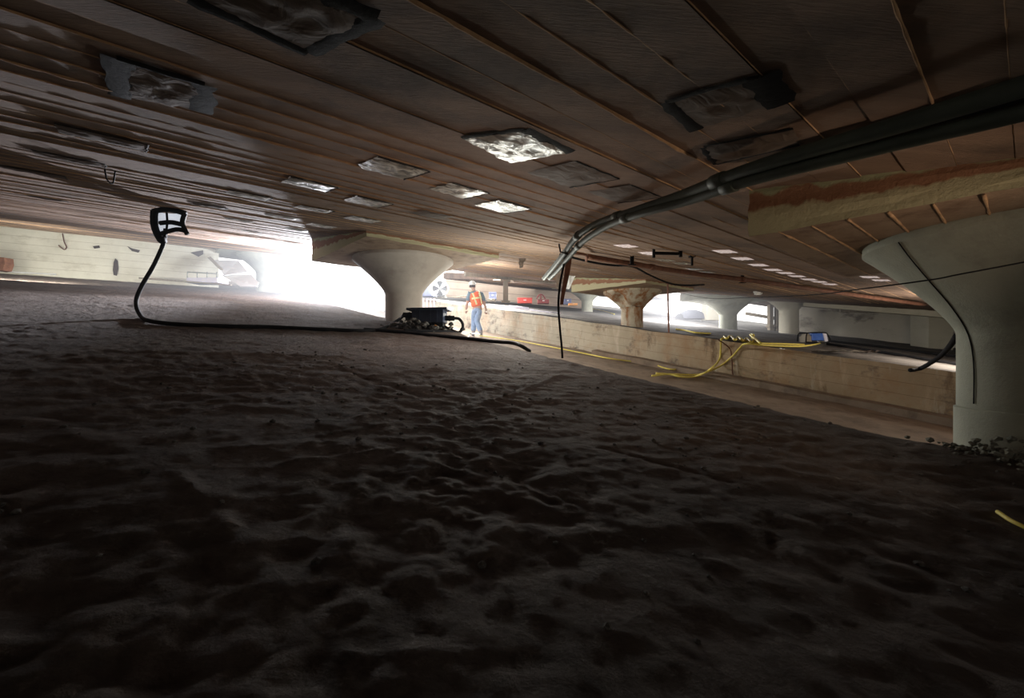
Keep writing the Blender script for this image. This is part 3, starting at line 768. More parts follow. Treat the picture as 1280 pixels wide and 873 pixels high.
cable('power_cable', [at(567, 398, 6.85), at(574, 399, 6.85), at(578.5, 406, 6.83), at(577, 413, 6.8), at(571, 416.5, 6.78), fpt(560, 415), fpt(530, 414), fpt(505, 413)], .022, M_black, 'black cable looping out of the right side of the junction box', 'cable')
cable('power_cable', [at(556, 408, 6.9), at(562, 411, 6.85), at(568, 414, 6.8), at(573, 415.5, 6.78)], .016, M_black, 'short thin cable under the right end of the junction box', 'cable')
tagp = at(545.5, 409, 6.7); b = MB(); b.box(tagp, (.07, .015, .05), Matrix.Rotation(.5, 3, 'Y').to_3x3()); b.box(tagp+Vector((.01, .01, -.04)), (.04, .01, .04), Matrix.Rotation(.2, 3, 'Y').to_3x3())
tag(b.build('orange_tag', M_orng, bevel=.004, origin=tagp), 'small orange tag under the junction box', 'tag')
def rocks(name, spots, label, seed=1):
    r = random.Random(seed); b = MB()
    for (x, y, z, s_) in spots:
        bm = bmesh.new(); bmesh.ops.create_icosphere(bm, subdivisions=1, radius=s_)
        k = r.random()*50
        vs = [(v.co*(1+.45*noise.noise(v.co/s_*1.3+Vector((k, k, 0)))))+Vector((x, y, z)) for v in bm.verts]
        for v in vs: v.z = z+(v.z-z)*.75
        bm.verts.index_update(); b.add(vs, [tuple(v.index for v in f.verts) for f in bm.faces]); bm.free()
    return tag(b.build(name, M_rock if seed != 6 else M_crust), label, 'rubble', kind='stuff')
rr = random.Random(5); sp = []
for i in range(150):
    x = bx(rr.gauss(525, 15)); y = B0.y+rr.uniform(-.35, .2); d = abs(x-bx(522))
    sp.append((x, y, GF(x, y)+dirt_h(x, y)+max(0, rr.uniform(-.01, .15-.25*d)), rr.uniform(.015, .05)))
rocks('rubble_pile', sp, 'dark rubble heaped under and beside the junction box', 4)
sp = []
for i in range(1300):
    a = rr.uniform(math.pi*.75, math.pi*1.85); d = .33+abs(rr.gauss(0, .11)); x = C1[0]+d*math.cos(a); y = C1[1]+d*math.sin(a)
    if (Vector((x, y))-NE0).dot(EN) < .06: continue
    sp.append((x, y, GF(x, y)+dirt_h(x, y)+rr.uniform(0, .20)*max(0, 1-(d-.33)/.16), rr.uniform(.007, .022)))
rocks('rubble_pile', sp, 'grey broken rubble piled around the foot of the big right column', 6)
sp = []
for i in range(500):
    x = rr.uniform(-2.2, 2.6); y = rr.uniform(.95, 4.5)
    if (Vector((x, y))-NE0).dot(EN) < .1: continue
    if noise.noise(Vector((x*.9, y*.9, 3))) < -.02 and rr.random() < .8: continue
    sp.append((x, y, GF(x, y)+dirt_h(x, y)+.002, rr.uniform(.004, .016)))
rocks('loose_gravel', sp, 'loose crumbs of gravel scattered on the dark dirt', 9)
# bright wire clips on the dirt edge
cable('wire_clip', [fpt(584, 423, .01), at(587, 419, 6.9), at(590, 417, 6.9), at(600, 418, 7.2)], .009, M_white, 'short white wire stub on the dirt edge at the feet of the worker', 'wire')
cable('yellow_tape', [fpt(1247, 640, .012), fpt(1262, 650, .012), fpt(1274, 656, .015), fpt(1290, 664, .012)], .008, M_yellow, 'short piece of yellow cord on the dirt at the right edge', 'cord')
# long cable on deck
# ------------------------------------------------------------------ yellow cords
def onT(px, py, up=0.0):
    p = onp(px, py, -1.621+up, -.088, .132)
    return onp(px, py, -1.621+up+fbm(p.x, p.y, 3, 4, 1.)*.035+.02, -.088, .132)
GY = 'yellow extension cords by the trench'
Z = .03
cable('extension_cord', [onT(600, 420, Z), onT(640, 425, Z), onT(668, 430, Z), onT(700, 436, Z), onT(735, 443, Z), onT(760, 448, Z), onT(790, 452, Z), onT(815, 455, Z), onT(830, 460, Z), onT(842, 462, Z), onT(856, 459, Z)],
      .017, M_yellow, 'yellow extension cord lying along the foot of the trench wall', 'cord', group=GY)
cable('extension_cord', [onT(815, 470, Z), onT(835, 468, Z), onT(850, 471, Z), onT(868, 471, Z), onT(884, 465, .2), onW(900, 458), onW(915, 446), onW(925, 435), onF(933, 430, Z), onF(960, 432, Z), onF(1000, 433, Z), onF(1022, 430, Z), onF(1030, 427, Z)],
      .021, M_yellow, 'yellow cord rising from the trench in a loop to the blue machine', 'cord', group=GY)
cable('extension_cord', [onT(820, 467, Z), onT(850, 468.5, Z), onT(876, 468, Z), onT(890, 460, .3), onW(899, 450), onW(901, 436), onF(902, 424, Z), onF(912, 423, Z), onF(925, 425, Z), onF(945, 429, Z), onF(975, 430, Z), onF(1005, 431, Z)],
      .021, M_yellow, 'yellow cord dropping straight down the trench wall beside the loop', 'cord', group=GY)
cable('extension_cord', [onF(845, 411.5, Z), onF(856, 413, Z), onF(870, 416, Z), onF(888, 417, Z)], .022, M_yellow, 'short length of yellow cord on the deck behind the thin rod', 'cord', group=GY)
bb = [onF(905+i*3.5, 421+2.2*math.sin(i*2.1)+i*.5, Z+.05*abs(math.sin(i*1.3))) for i in range(14)]
cable('extension_cord', bb+[onF(938, 419, .1), onF(942, 419, .12), onF(940, 423, Z)], .026, M_yellow, 'tangled bundle of yellow cord on top of the trench wall', 'cord', group=GY)
for i, (a, lab) in enumerate((([onT(853, 465, Z), onT(870, 460, .1), onW(872, 448)], ''),)): pass
cable('power_cable', [onF(1034, 426, .03), onF(1060, 429, .03), onF(1100, 433.5, .03), onF(1150, 440, .03), onF(1200, 446, .03)], .03, M_black, 'black cable across the deck, farther of the two right of the blue machine', 'cable')
cable('power_cable', [onF(1034, 430, .03), onF(1060, 434, .03), onF(1100, 440, .03), onF(1150, 448, .03), onF(1200, 456, .03)], .032, M_black, 'black cable across the deck, nearer of the two right of the blue machine', 'cable')
q = onF(1138, 463, .03)
cable('black_hose', [q, onF(1150, 461, .05), at(1163, 454, q.y-.3), at(1177, 444, q.y-.8), at(1188, 432, q.y-1.4), at(1196, 420, q.y-2)], .032, M_black, 'thick black hose curving up from the deck beside the big right column', 'hose')
# wet dark mark of hanging brown cables on the wall
cable('brown_cable', [onF(898, 425, .02), onW(912, 436), onW(915, 452), onW(916, 468), onW(921, 474)], .014, M_rust, 'thin brown cable hanging down the trench wall inside the yellow loop', 'cable')

# ------------------------------------------------------------------ blue machine on the deck
p = onF(1016, 429.5, 0); s_ = p.y/FC
t = thing('portable_generator', p, 'small blue portable machine with a tube frame on the deck edge', 'generator')
b = MB(); b.box(p+Vector((1.5*s_, 0, 8*s_)), (15*s_, .3, 9*s_)); b.build('tank', M_blue, t, bevel=.02)
b = MB(); b.box(p+Vector((10.5*s_, -.02, 7.5*s_)), (4*s_, .32, 11*s_), Matrix.Rotation(-.25, 3, 'Y').to_3x3()); b.build('side_cover', M_lilac, t, bevel=.015)
b = MB(); b.box(p+Vector((-9*s_, 0, 5*s_)), (8*s_, .26, 8*s_)); b.tube([p+Vector((-9*s_, -.1, 9*s_)), p+Vector((-9*s_, .1, 9*s_))], .07, 12); b.build('engine', M_yellow if 0 else M_wood, t, bevel=.01)
for dy in (-.18, .18):
    b = MB(); b.tube(smooth_path([p+Vector((-14*s_, dy, .03)), p+Vector((-13*s_, dy, 11*s_)), p+Vector((-9*s_, dy, 13*s_)), p+Vector((9*s_, dy, 13*s_)), p+Vector((13*s_, dy, 10*s_)), p+Vector((14*s_, dy, .03)), p+Vector((-14*s_, dy, .03))], 5), .016, 6)
    b.build('frame_tube', M_black, t, smooth=True)

# ------------------------------------------------------------------ things in the bright background
# fan
y = 18.3; c = at(550, 361, y); R_ = 10*y/FC
t = thing('drum_fan', (c.x, c.y, c.z-R_-.05), 'round white drum fan standing on the bright wall behind the worker', 'fan')
ax = Matrix.Rotation(math.pi/2, 3, 'X')
def ring(b, r, rr_, y_=0., seg=40):
    b.tube([c+Vector((r*math.cos(k/seg*2*math.pi), y_, r*math.sin(k/seg*2*math.pi))) for k in range(seg+1)], rr_, 6)
b = MB(); b.lathe([(R_, -.14), (R_*1.03, -.15), (R_*1.03, .16), (R_, .15), (R_, -.14)], c, 40, axis=ax, capt=False, capb=False); b.build('drum', M_drum, t, smooth=True, auto=40)
b = MB()
for r_ in (.25, .45, .65, .85): ring(b, R_*r_, .008, -.17)
for k in range(12):
    a = k/12*2*math.pi; b.tube([c+Vector((R_*.1*math.cos(a), -.18, R_*.1*math.sin(a))), c+Vector((R_*math.cos(a), -.15, R_*math.sin(a)))], .006, 5)
b.build('grille', M_grille, t, smooth=True)
for k in range(4):
    a0 = k*math.pi/2; b = MB()
    def fb(u, v): 
        r_ = R_*(.15+.75*u); a = a0+(v-.5)*.9; return c+Vector((r_*math.cos(a), -.05+.1*(v-.5), r_*math.sin(a)))
    b.grid(fb, 4, 4); b.build('blade', M_drum, t, smooth=True)
b = MB(); b.tube([c+Vector((0, -.12, 0)), c+Vector((0, .1, 0))], R_*.16, 16); b.build('hub', M_white, t, smooth=True, auto=40)
b = MB(); b.tube([c+Vector((-R_*.8, 0, -R_-.04)), c+Vector((R_*.8, 0, -R_-.04))], .02, 6); b.tube([c+Vector((-R_*.6, 0, -R_*.8)), c+Vector((-R_*.6, 0, -R_-.04))], .02, 6); b.tube([c+Vector((R_*.6, 0, -R_*.8)), c+Vector((R_*.6, 0, -R_-.04))], .02, 6); b.build('stand', M_steel, t, smooth=True)
# navy tarp covered heap left of the fan
y = 18.8; c = at(533, 371, y); b = MB()
def ft(u, v):
    a = u*2*math.pi; r_ = (.42-.3*v**1.5)*(1+.15*noise.noise(Vector((math.cos(a)*2, math.sin(a)*2, v*2)))); return c+Vector((r_*math.cos(a), r_*math.sin(a)*.7, v*.62))
b.grid(ft, 24, 8); b.v.append(tuple(c+Vector((0, 0, .66)))); o = 8*25
for i in range(24): b.f.append((o+i, o+i+1, len(b.v)-1))
tag(b.build('tarp_cover', M_tarp, smooth=True, origin=c), 'navy tarp draped over a heap left of the drum fan', 'tarp')
# pallet of pink slats leaning in trench
y = 15.6; c = at(534, 396, y); t = thing('slatted_pallet', c, 'pinkish slatted pallet standing upright behind the middle column', 'pallet')
for k in range(5):
    b = MB(); b.box(c+Vector((-.26+k*.125, 0, .32)), (.06, .03, .64)); b.build('slat', M_pinkm, t, bevel=.004)
for z in (.1, .55):
    b = MB(); b.box(c+Vector((0, .03, z)), (.62, .03, .07)); b.build('rail', M_wood, t, bevel=.004)
# loose timbers on the wall top right of the fan
y = 18.2; c = at(566, 372, y)
for i, (dx, w, lab) in enumerate(((0, .55, 'dark timber offcut on the bright wall right of the fan'), (.36, .4, 'shorter timber offcut nearest the worker on the bright wall'))):
    b = MB(); b.box(c+Vector((dx, i*.1, .02+.03*i)), (w, .09, .05), Matrix.Rotation(.1-.2*i, 3, 'Y').to_3x3()); tag(b.build('timber_offcut', M_wood, bevel=.006, origin=c), lab, 'timber')
# beam and post of the shoring
A = at(581, 341, 14.7); B_ = at(702, 352, 16.2); b = MB()
d = (B_-A); R3 = d.normalized().to_track_quat('X', 'Z').to_matrix(); b.box((A+B_)/2+Vector((0, 0, -.03)), (d.length, .2, .16), R3)
tag(b.build('timber_beam', M_wood, bevel=.01, origin=A), 'grey timber beam under the slab edge above the worker', 'beam')
c = at(632, 378, 15.1); b = MB(); h = (378-347)*15.1/FC-.09
b.box(c+Vector((0, 0, h/2)), (.17, .17, h)); 
t = thing('timber_post', c, 'grey timber post propping the beam right of the worker', 'post')
b.build('post', M_wood, t, bevel=.01); b = MB(); b.box(c+Vector((0, 0, h-.02)), (.34, .22, .07)); b.build('head_plate', M_wood, t, bevel=.006); b = MB(); b.box(c+Vector((0, 0, .02)), (.3, .26, .05)); b.build('base_plate', M_wood, t, bevel=.006)
# the worker stands before things on the deck: red boxes etc.
def onback(px, py, y): return at(px, py, y)
def redbox(px, py, y, w, h, m, label, cat, name, lid=True, d=.4):
    c = at(px, py, y); t = thing(name, c, label, cat); s_ = y/FC
    b = MB(); b.box(c+Vector((0, 0, h*s_*.42)), (w*s_, d, h*s_*.84)); b.build('body', m, t, bevel=.01)
    if lid:
        b = MB(); b.box(c+Vector((0, 0, h*s_*.9)), (w*s_*1.03, d*1.05, h*s_*.2)); b.build('lid', m, t, bevel=.01)
    b = MB(); b.box(c+Vector((0, -d/2-.01, h*s_*.55)), (w*s_*.2, .02, h*s_*.15)); b.build('latch', M_white, t)
redbox(656, 379.5, 20, 18, 6.5, M_red, 'long red toolbox on the deck right of the timber post', 'toolbox', 'toolbox')
redbox(679, 380, 19.6, 14, 6, M_dred, 'dark red machine body on the deck between the toolbox and the strap', 'machine', 'water_pump', lid=False)
b = MB(); c = at(676, 374, 19.6); b.tube(smooth_path([c+Vector((-.18, 0, 0)), c+Vector((-.1, 0, .16)), c+Vector((0, 0, .2)), c+Vector((.12, 0, .14)), c+Vector((.2, 0, 0))], 5), .025, 6); b.tube([c+Vector((0, 0, .2)), c+Vector((0, 0, 0))], .03, 6)
tag(b.build('bent_pipe', M_dred, smooth=True, origin=c), 'curved dark red pipe standing on the dark red machine', 'pipe')
redbox(709, 381, 19.5, 9, 8, M_tarp, 'dark blue crate right of the rusty strap', 'crate', 'crate', lid=False)
redbox(716, 382, 18.6, 11, 3, M_orng, 'low orange box in front of the dark blue crate', 'box', 'orange_box', lid=False, d=.25)
redbox(616, 375, 18.8, 9, 9, M_tarp, 'dark toolbox right behind the shoulder of the worker', 'toolbox', 'toolbox')
redbox(614, 377.5, 18.2, 10, 4, M_wood, 'low brown box beneath the dark toolbox beside the worker', 'box', 'wooden_box', lid=False)
for i, (px, py, w, lab) in enumerate(((650, 386, 30, 'pale lilac board lying on the trench wall top near the timber post'), (676, 392, 46, 'long pale lilac board at the lip of the trench wall'))):
    c = onW(px, py, -.25); s_ = c.y/FC; z = GF(c.x, c.y)+.07
    ang = math.atan2(FED.y, FED.x)
    b = MB(); b.box((c.x, c.y, z+.04), (w*s_*1.1, .42, .035), Matrix.Rotation(ang, 3, 'Z') @ Matrix.Rotation(.14, 3, 'Y')); tag(b.build('foam_board', M_lilac, bevel=.008, origin=(c.x, c.y, z)), lab, 'board')
    b = MB(); b.box((c.x-.05, c.y+.1, z+.1), (w*s_*.8, .36, .05), Matrix.Rotation(ang, 3, 'Z') @ Matrix.Rotation(.16, 3, 'Y'))
    if i == 0: tag(b.build('foam_board', M_lilac, bevel=.008, origin=(c.x, c.y, z)), 'upper pale lilac board stacked crosswise near the timber post', 'board')
# long plank on deck behind the chipped column and at the base of the glare
cable('extension_cord', [onF(740, 386, .03), onF(755, 389, .03), onF(768, 393, .03)], .02, M_yellow, 'pale cord on the deck left of the chipped column', 'cord')
# background to the right of glare 2: dark tarped vehicle like heap, posts, cream blocks
c = at(866, 399, 22); b = MB(); s_ = 22/FC
b.grid(lambda u, v: c+Vector(((u-.5)*34*s_, (v-.5)*1.2, 12*s_*(math.sin(math.pi*min(1, max(0, v)))**.5)*(1-abs(u-.45)**2*2.2))), 14, 8)
tag(b.build('covered_heap', M_heap, smooth=True, origin=c), 'low blue-grey covered heap in the haze beyond the far deck', 'heap')
redbox(888, 401, 21.5, 16, 29, M_wall, 'tall pale block left of the far grey column', 'block', 'concrete_block', lid=False, d=.6)
for (px, w, lab) in ((963, 6, 'slim grey post standing left of the cream column'), (973, 10, 'wider grey post touching the cream column at left')):
    c = at(px, 408, 18.5); b = MB(); s_ = 18.5/FC; h = 27*s_; b.box(c+Vector((0, 0, h/2-.1)), (w*s_*.8, .2, h+.2)); b.box(c+Vector((0, 0, 0)), (w*s_*1.1, .3, .08))
    tag(b.build('steel_post', M_wood, bevel=.008, origin=c), lab, 'post')
A = at(932, 392, 19); B_ = at(968, 398, 18.8); b = MB(); d = B_-A; b.box((A+B_)/2, (d.length, .12, .12), d.normalized().to_track_quat('X', 'Z').to_matrix())
tag(b.build('timber_rail', M_wood, bevel=.01, origin=A), 'sloping timber rail between the grey column and the posts', 'rail')
# white wall patch lighter left of the right wall
# dark strip built where a shadow band runs along the right wall
A = at(1050, 389, 17.9); B_ = at(1163, 390, 16.9); b = MB(); d = B_-A; b.box((A+B_)/2, (d.length, .22, .09), d.normalized().to_track_quat('X', 'Z').to_matrix())
tag(b.build('shadow_strip', M_wood, origin=A), 'dark strip standing in for the shadow band at the top of the far right wall', 'ledge', kind='structure')
# slab edge beyond the pipe: pale downstand beam
A = at(1005, 377, 15.8); B_ = at(1200, 392, 13.6); b = MB(); d = B_-A; b.box((A+B_)/2, (d.length, .25, .34), d.normalized().to_track_quat('X', 'Z').to_matrix())
tag(b.build('trim_3', M_wall, origin=A), 'pale concrete downstand beam above the far right wall', 'beam', kind='structure')

# ------------------------------------------------------------------ left background: fallen white sheets, crate, planks
def slab_px(name, pxs, y, m, label, cat, th=.03):
    P = [at(px, py, yy) for (px, py), yy in zip(pxs, y if isinstance(y, (list, tuple)) else [y]*len(pxs))]
    n = (P[1]-P[0]).cross(P[2]-P[0]).normalized()*th; b = MB(); k = len(P)
    b.add(P+[q+n for q in P], [tuple(range(k))[::-1], tuple(range(k, 2*k))]+[(i, (i+1) % k, k+(i+1) % k, k+i) for i in range(k)])
    return tag(b.build(name, m, origin=P[0]), label, cat)
slab_px('white_sheet', [(268, 325), (298, 326), (310, 340), (280, 344)], [13.0, 13.2, 12.8, 12.6], M_white, 'stiff white sheet leaning against the hazy column, upper of two', 'sheet')
slab_px('white_sheet', [(277, 344), (314, 343), (323, 353), (321, 358), (300, 358)], [12.9, 12.7, 12.4, 12.3, 12.3], M_white, 'stiff white sheet lying at the floor edge, lower of two', 'sheet')
slab_px('timber_plank', [(259, 322), (263, 321), (279, 337), (275, 338)], 12.7, M_wood, 'short dark plank leaning against the white sheets', 'plank')
slab_px('timber_plank', [(176, 347), (176, 349), (290, 357.5), (290, 356)], [12.6, 12.6, 12.2, 12.2], M_wood, 'long dark plank lying along the foot of the cream wall', 'plank', th=.06)
p = at(260, 355, 12.7); s_ = 12.7/FC; t = thing('white_crate', p, 'low white crate against the cream wall beside the white sheets', 'crate')
b = MB(); b.box(p+Vector((0, 0, 3*s_)), (38*s_, .5, 6*s_)); b.build('body', M_lilac, t, bevel=.01)
b = MB(); 
for x in (-18, -6, 6, 18): b.tube([p+Vector((x*s_, -.24, 6*s_)), p+Vector((x*s_, -.24, 13*s_))], .015, 6)
b.tube([p+Vector((-18*s_, -.24, 13*s_)), p+Vector((18*s_, -.24, 11*s_))], .015, 6); b.build('rail', M_steel, t, smooth=True)
# marks on the cream wall: dark slot, hook, chips
def onL(px, py, off=.02):
    a = Vector((-18, 8.98)); d = (Vector((-8.98, 13.72))-a).normalized(); n = Vector((d.y, -d.x)); r = ray(px, py); p0 = a+n*off
    return r*(p0.dot(n)/(r.x*n.x+r.y*n.y))
M_slot = mat('dark_hole', (.03, .022, .02), (.07, .05, .04), 9, .95)
def blot(pxs, label, name, cat):
    P = [onL(px, py, .03) for px, py in pxs]; Q = [onL(px, py, -.02) for px, py in pxs]; k = len(P); b = MB()
    b.add(P+Q, [tuple(range(k))]+[(i, (i+1) % k, k+(i+1) % k, k+i) for i in range(k)])
    return tag(b.build(name, M_slot, origin=P[0]), label, cat)
blot([(142, 328), (144, 323), (147, 326), (148, 336), (146, 345), (142, 344), (141, 338)], 'dark upright slot broken into the cream wall', 'wall_slot', 'slot')
blot([(159, 308), (166, 311), (175, 313), (173, 316), (165, 314)], 'brown chipped scar on the cream wall left of the hanging cable', 'wall_chip', 'chip')
blot([(238, 316), (254, 313), (254, 318), (248, 321)], 'grey chipped scar near the right end of the cream wall', 'wall_chip', 'chip')
blot([(116, 308), (124, 307), (125, 310), (118, 311)], 'small chipped scar above the dark slot', 'wall_chip', 'chip')
cable('wall_hook', [onL(78, 292, .04), onL(80, 302, .06), onL(83, 309, .06), onL(80, 312, .06), onL(73, 307, .05)], .012, M_rust, 'thin rusty hook on the cream wall at left', 'hook')
slab_px('timber_block', [(-4, 321), (5, 322), (6, 330), (3, 338), (-4, 339)], 10.6, M_rust, 'reddish block at the left end of the cream wall', 'block', th=.2)
cable('white_pipe', [onL(-5, 339, .2), onL(40, 341.5, .15), onL(70, 343, .15)], .02, M_white, 'thin white tube lying at the foot of the cream wall', 'tube')

# ------------------------------------------------------------------ the worker
W0 = Vector((-1.12, 14.56, 0)); W0.z = GT(W0.x, W0.y)+.02
SC = .97
def skin_mesh(chains, name, m, parent, sub=2):
    """chains: list of lists of (point, radius); first point of later chains may index a shared vertex via ('j', idx)"""
    me = bpy.data.meshes.new(name); vs = []; es = []; rs = []
    for ch in chains:
        prev = None
        for it in ch:
            if it[0] == 'j': prev = it[1]; continue
            vs.append(Vector(it[0])*SC); rs.append(it[1]*SC); i = len(vs)-1
            if prev is not None: es.append((prev, i))
            prev = i
    me.from_pydata(vs, es, []); ob = bpy.data.objects.new(name, me); COL.objects.link(ob)
    sm = ob.modifiers.new('s', 'SKIN')
    for i, v in enumerate(me.skin_vertices[0].data): v.radius = (rs[i], rs[i]); v.use_root = (i == 0)
    sm.use_smooth_shade = True
    ss_ = ob.modifiers.new('u', 'SUBSURF'); ss_.levels = sub; ss_.render_levels = sub
    dg = bpy.context.evaluated_depsgraph_get(); ev = ob.evaluated_get(dg); nm = bpy.data.meshes.new_from_object(ev)
    nm.name = name; ob.modifiers.clear(); ob.data = nm; nm.materials.clear(); nm.materials.append(m); nm.shade_smooth()
    bpy.data.meshes.remove(me)
    if parent is not None: ob.parent = parent
    return ob
wk = thing('person', W0, 'person in orange safety vest, white hard hat and jeans walking away in the trench', 'person')
# local x to the right of the photo, y away from camera, z up; figure seen from behind, leaning left
hip = (0, 0, .98); 
shL = (-.25, .06, 1.42); shR = (.13, .02, 1.40); neck = (-.10, .07, 1.50)
elL = (-.34, .05, 1.12); haL = (-.37, .14, .88); elR = (.22, -.06, 1.10); haR = (.29, -.02, .84)
knL = (-.11, .16, .54); anL = (-.14, .05, .12); knR = (-.03, .02, .52); anR = (.10, -.16, .13)
body = [[(hip, .135), ((-.02, .0, 1.12), .12), ((-.05, .03, 1.3), .135), ((-.08, .06, 1.42), .11), (neck, .06), ((-.14, .10, 1.60), .06), ((-.16, .12, 1.68), .085), ((-.17, .13, 1.76), .08)],
        [('j', 3), (shL, .07), (elL, .055), ((-.365, .11, .95), .042), (haL, .036)],
        [('j', 3), (shR, .07), (elR, .055), ((.27, -.05, .92), .042), (haR, .036)],
        [('j', 0), ((-.09, .02, .92), .105), (knL, .065), (anL, .045), ((-.16, .16, .05), .035)],
        [('j', 0), ((.09, -.01, .92), .105), (knR, .065), (anR, .045), ((.11, -.06, .05), .035)]]
skin_mesh(body, 'body', M_skin, wk)
def fingers(hand, d, parent, side):
    hand = Vector(hand)*SC
    for k in range(5):
        if k < 4:
            a = hand+Vector(((k-1.5)*.018, .0, -.03)); L_ = (.07, .08, .075, .06)[k]
            pts = [a, a+Vector((0, .006, -L_*.5)), a+Vector((side*.004, .022, -L_*.95))]
        else:
            a = hand+Vector((-side*.03, .0, .0)); pts = [a, a+Vector((-side*.02, .01, -.03)), a+Vector((-side*.02, .02, -.06))]
        b = MB(); b.tube([W0+p for p in pts], [.010, .009, .007], 6); b.build('finger', M_skin, parent, smooth=True)
fingers(haL, 1, wk, -1); fingers(haR, 1, wk, 1)
jeans = [[((0, 0, 1.0), .18), (hip, .18)], [('j', 1), ((-.09, .02, .9), .14), (knL, .10), (anL, .085)], [('j', 1), ((.09, -.01, .9), .14), (knR, .10), (anR, .088)]]
skin_mesh(jeans, 'jeans', M_jean, wk)
shirt = [[((-.02, 0, 1.06), .15), ((-.05, .03, 1.26), .15), ((-.08, .06, 1.42), .125), ((-.10, .07, 1.48), .075)], [('j', 2), (shL, .10), ((-.335, .05, 1.16), .08)], [('j', 2), (shR, .10), ((.215, -.06, 1.14), .08)]]
skin_mesh(shirt, 'shirt', M_shirt, wk)
vest = skin_mesh([[((.01, -.005, .97), .23), ((-.02, .0, 1.10), .22), ((-.05, .03, 1.28), .23), ((-.08, .055, 1.42), .18), ((-.09, .06, 1.47), .10)], [('j', 3), ((-.20, .06, 1.43), .092)], [('j', 3), ((.07, .03, 1.42), .092)]], 'vest', M_orange, wk)
# reflective stripes follow the vest
def stripe(pts, w):
    b = MB(); vs = []
    for p in pts:
        p = Vector(p)*SC
        # push onto vest surface by ray from behind the figure
        hit, loc, nrm, idx = vest.ray_cast(Vector((p.x, -1.5, p.z)), Vector((0, 1, 0)))
        vs.append((loc+Vector((0, -.006, 0))) if hit else Vector((p.x, p.y, p.z)))
    for i in range(len(vs)):
        d = (vs[min(i+1, len(vs)-1)]-vs[max(i-1, 0)]).normalized(); s_ = d.cross(Vector((0, 1, 0))).normalized()*w/2
        b.v.append(tuple(W0+vs[i]-s_)); b.v.append(tuple(W0+vs[i]+s_))
    for i in range(len(vs)-1): b.f.append((2*i, 2*i+1, 2*i+3, 2*i+2))
    b.build('reflective_stripe', M_refl, wk, smooth=True)
stripe([(-.20+.01*k, 0, 1.52-.03*k) for k in range(17)], .055)
stripe([(.03+.006*k, 0, 1.52-.03*k) for k in range(17)], .055)
stripe([(-.20+.03*k, 0, 1.235+.004*k) for k in range(12)], .055)
hc = W0+Vector((-.165, .12, 1.72))*SC
b = MB(); b.lathe([(.118, 0), (.120, .03), (.108, .075), (.08, .115), (.04, .138), (.002, .145)], hc, 24, capb=True); hh_ = b.build('hard_hat', M_helm, wk, smooth=True)
b = MB(); b.lathe([(.115, .004), (.145, -.006), (.147, 0), (.117, .012)], hc+Vector((0, .01, 0)), 24, capt=False, capb=False); b.build('brim', M_helm, hh_, smooth=True)
b = MB(); b.lathe([(.082, -.075), (.096, -.04), (.10, .0), (.09, .03)], hc+Vector((0, -.005, 0)), 20); b.build('hair', M_hair, wk, smooth=True)
for s_ in (-1, 1):
    b = MB(); b.lathe([(.001, -.03), (.012, -.02), (.015, 0), (.012, .02), (.001, .03)], hc+Vector((s_*.093, .02, -.05)), 8); b.build('ear', M_skin, wk, smooth=True)
fc = W0+Vector((-.17, .12, 1.67))*SC
b = MB(); b.lathe([(.001, -.03), (.014, -.02), (.008, .02), (.001, .03)], fc+Vector((-.01, .092, 0)), 8); b.build('nose', M_skin, wk, smooth=True)
b = MB(); b.box(fc+Vector((-.01, .08, -.045)), (.05, .015, .012)); b.build('mouth', M_skin, wk, bevel=.003)
for s_ in (-1, 1):
    b = MB(); b.lathe([(.001, -.012), (.011, 0), (.001, .012)], fc+Vector((-.01+s_*.032, .078, .03)), 8); b.build('eye', M_hair, wk, smooth=True)
for (a, f) in ((anL, (-.16, .17, .04)), (anR, (.12, -.04, .04))):
    a = Vector(a)*SC; f = Vector(f)*SC; b = MB()
    b.tube([W0+a+Vector((0, 0, .06)), W0+a+Vector((0, -.01, -.03)), W0+(a+f)/2+Vector((0, -.01, -.035)), W0+f+Vector((0, .02, -.005)), W0+f+Vector((0, .06, -.01))], [.06, .062, .055, .05, .025], 10); b.build('boot', M_boot, wk, smooth=True)
wk.rotation_euler = (0, 0, math.radians(8))

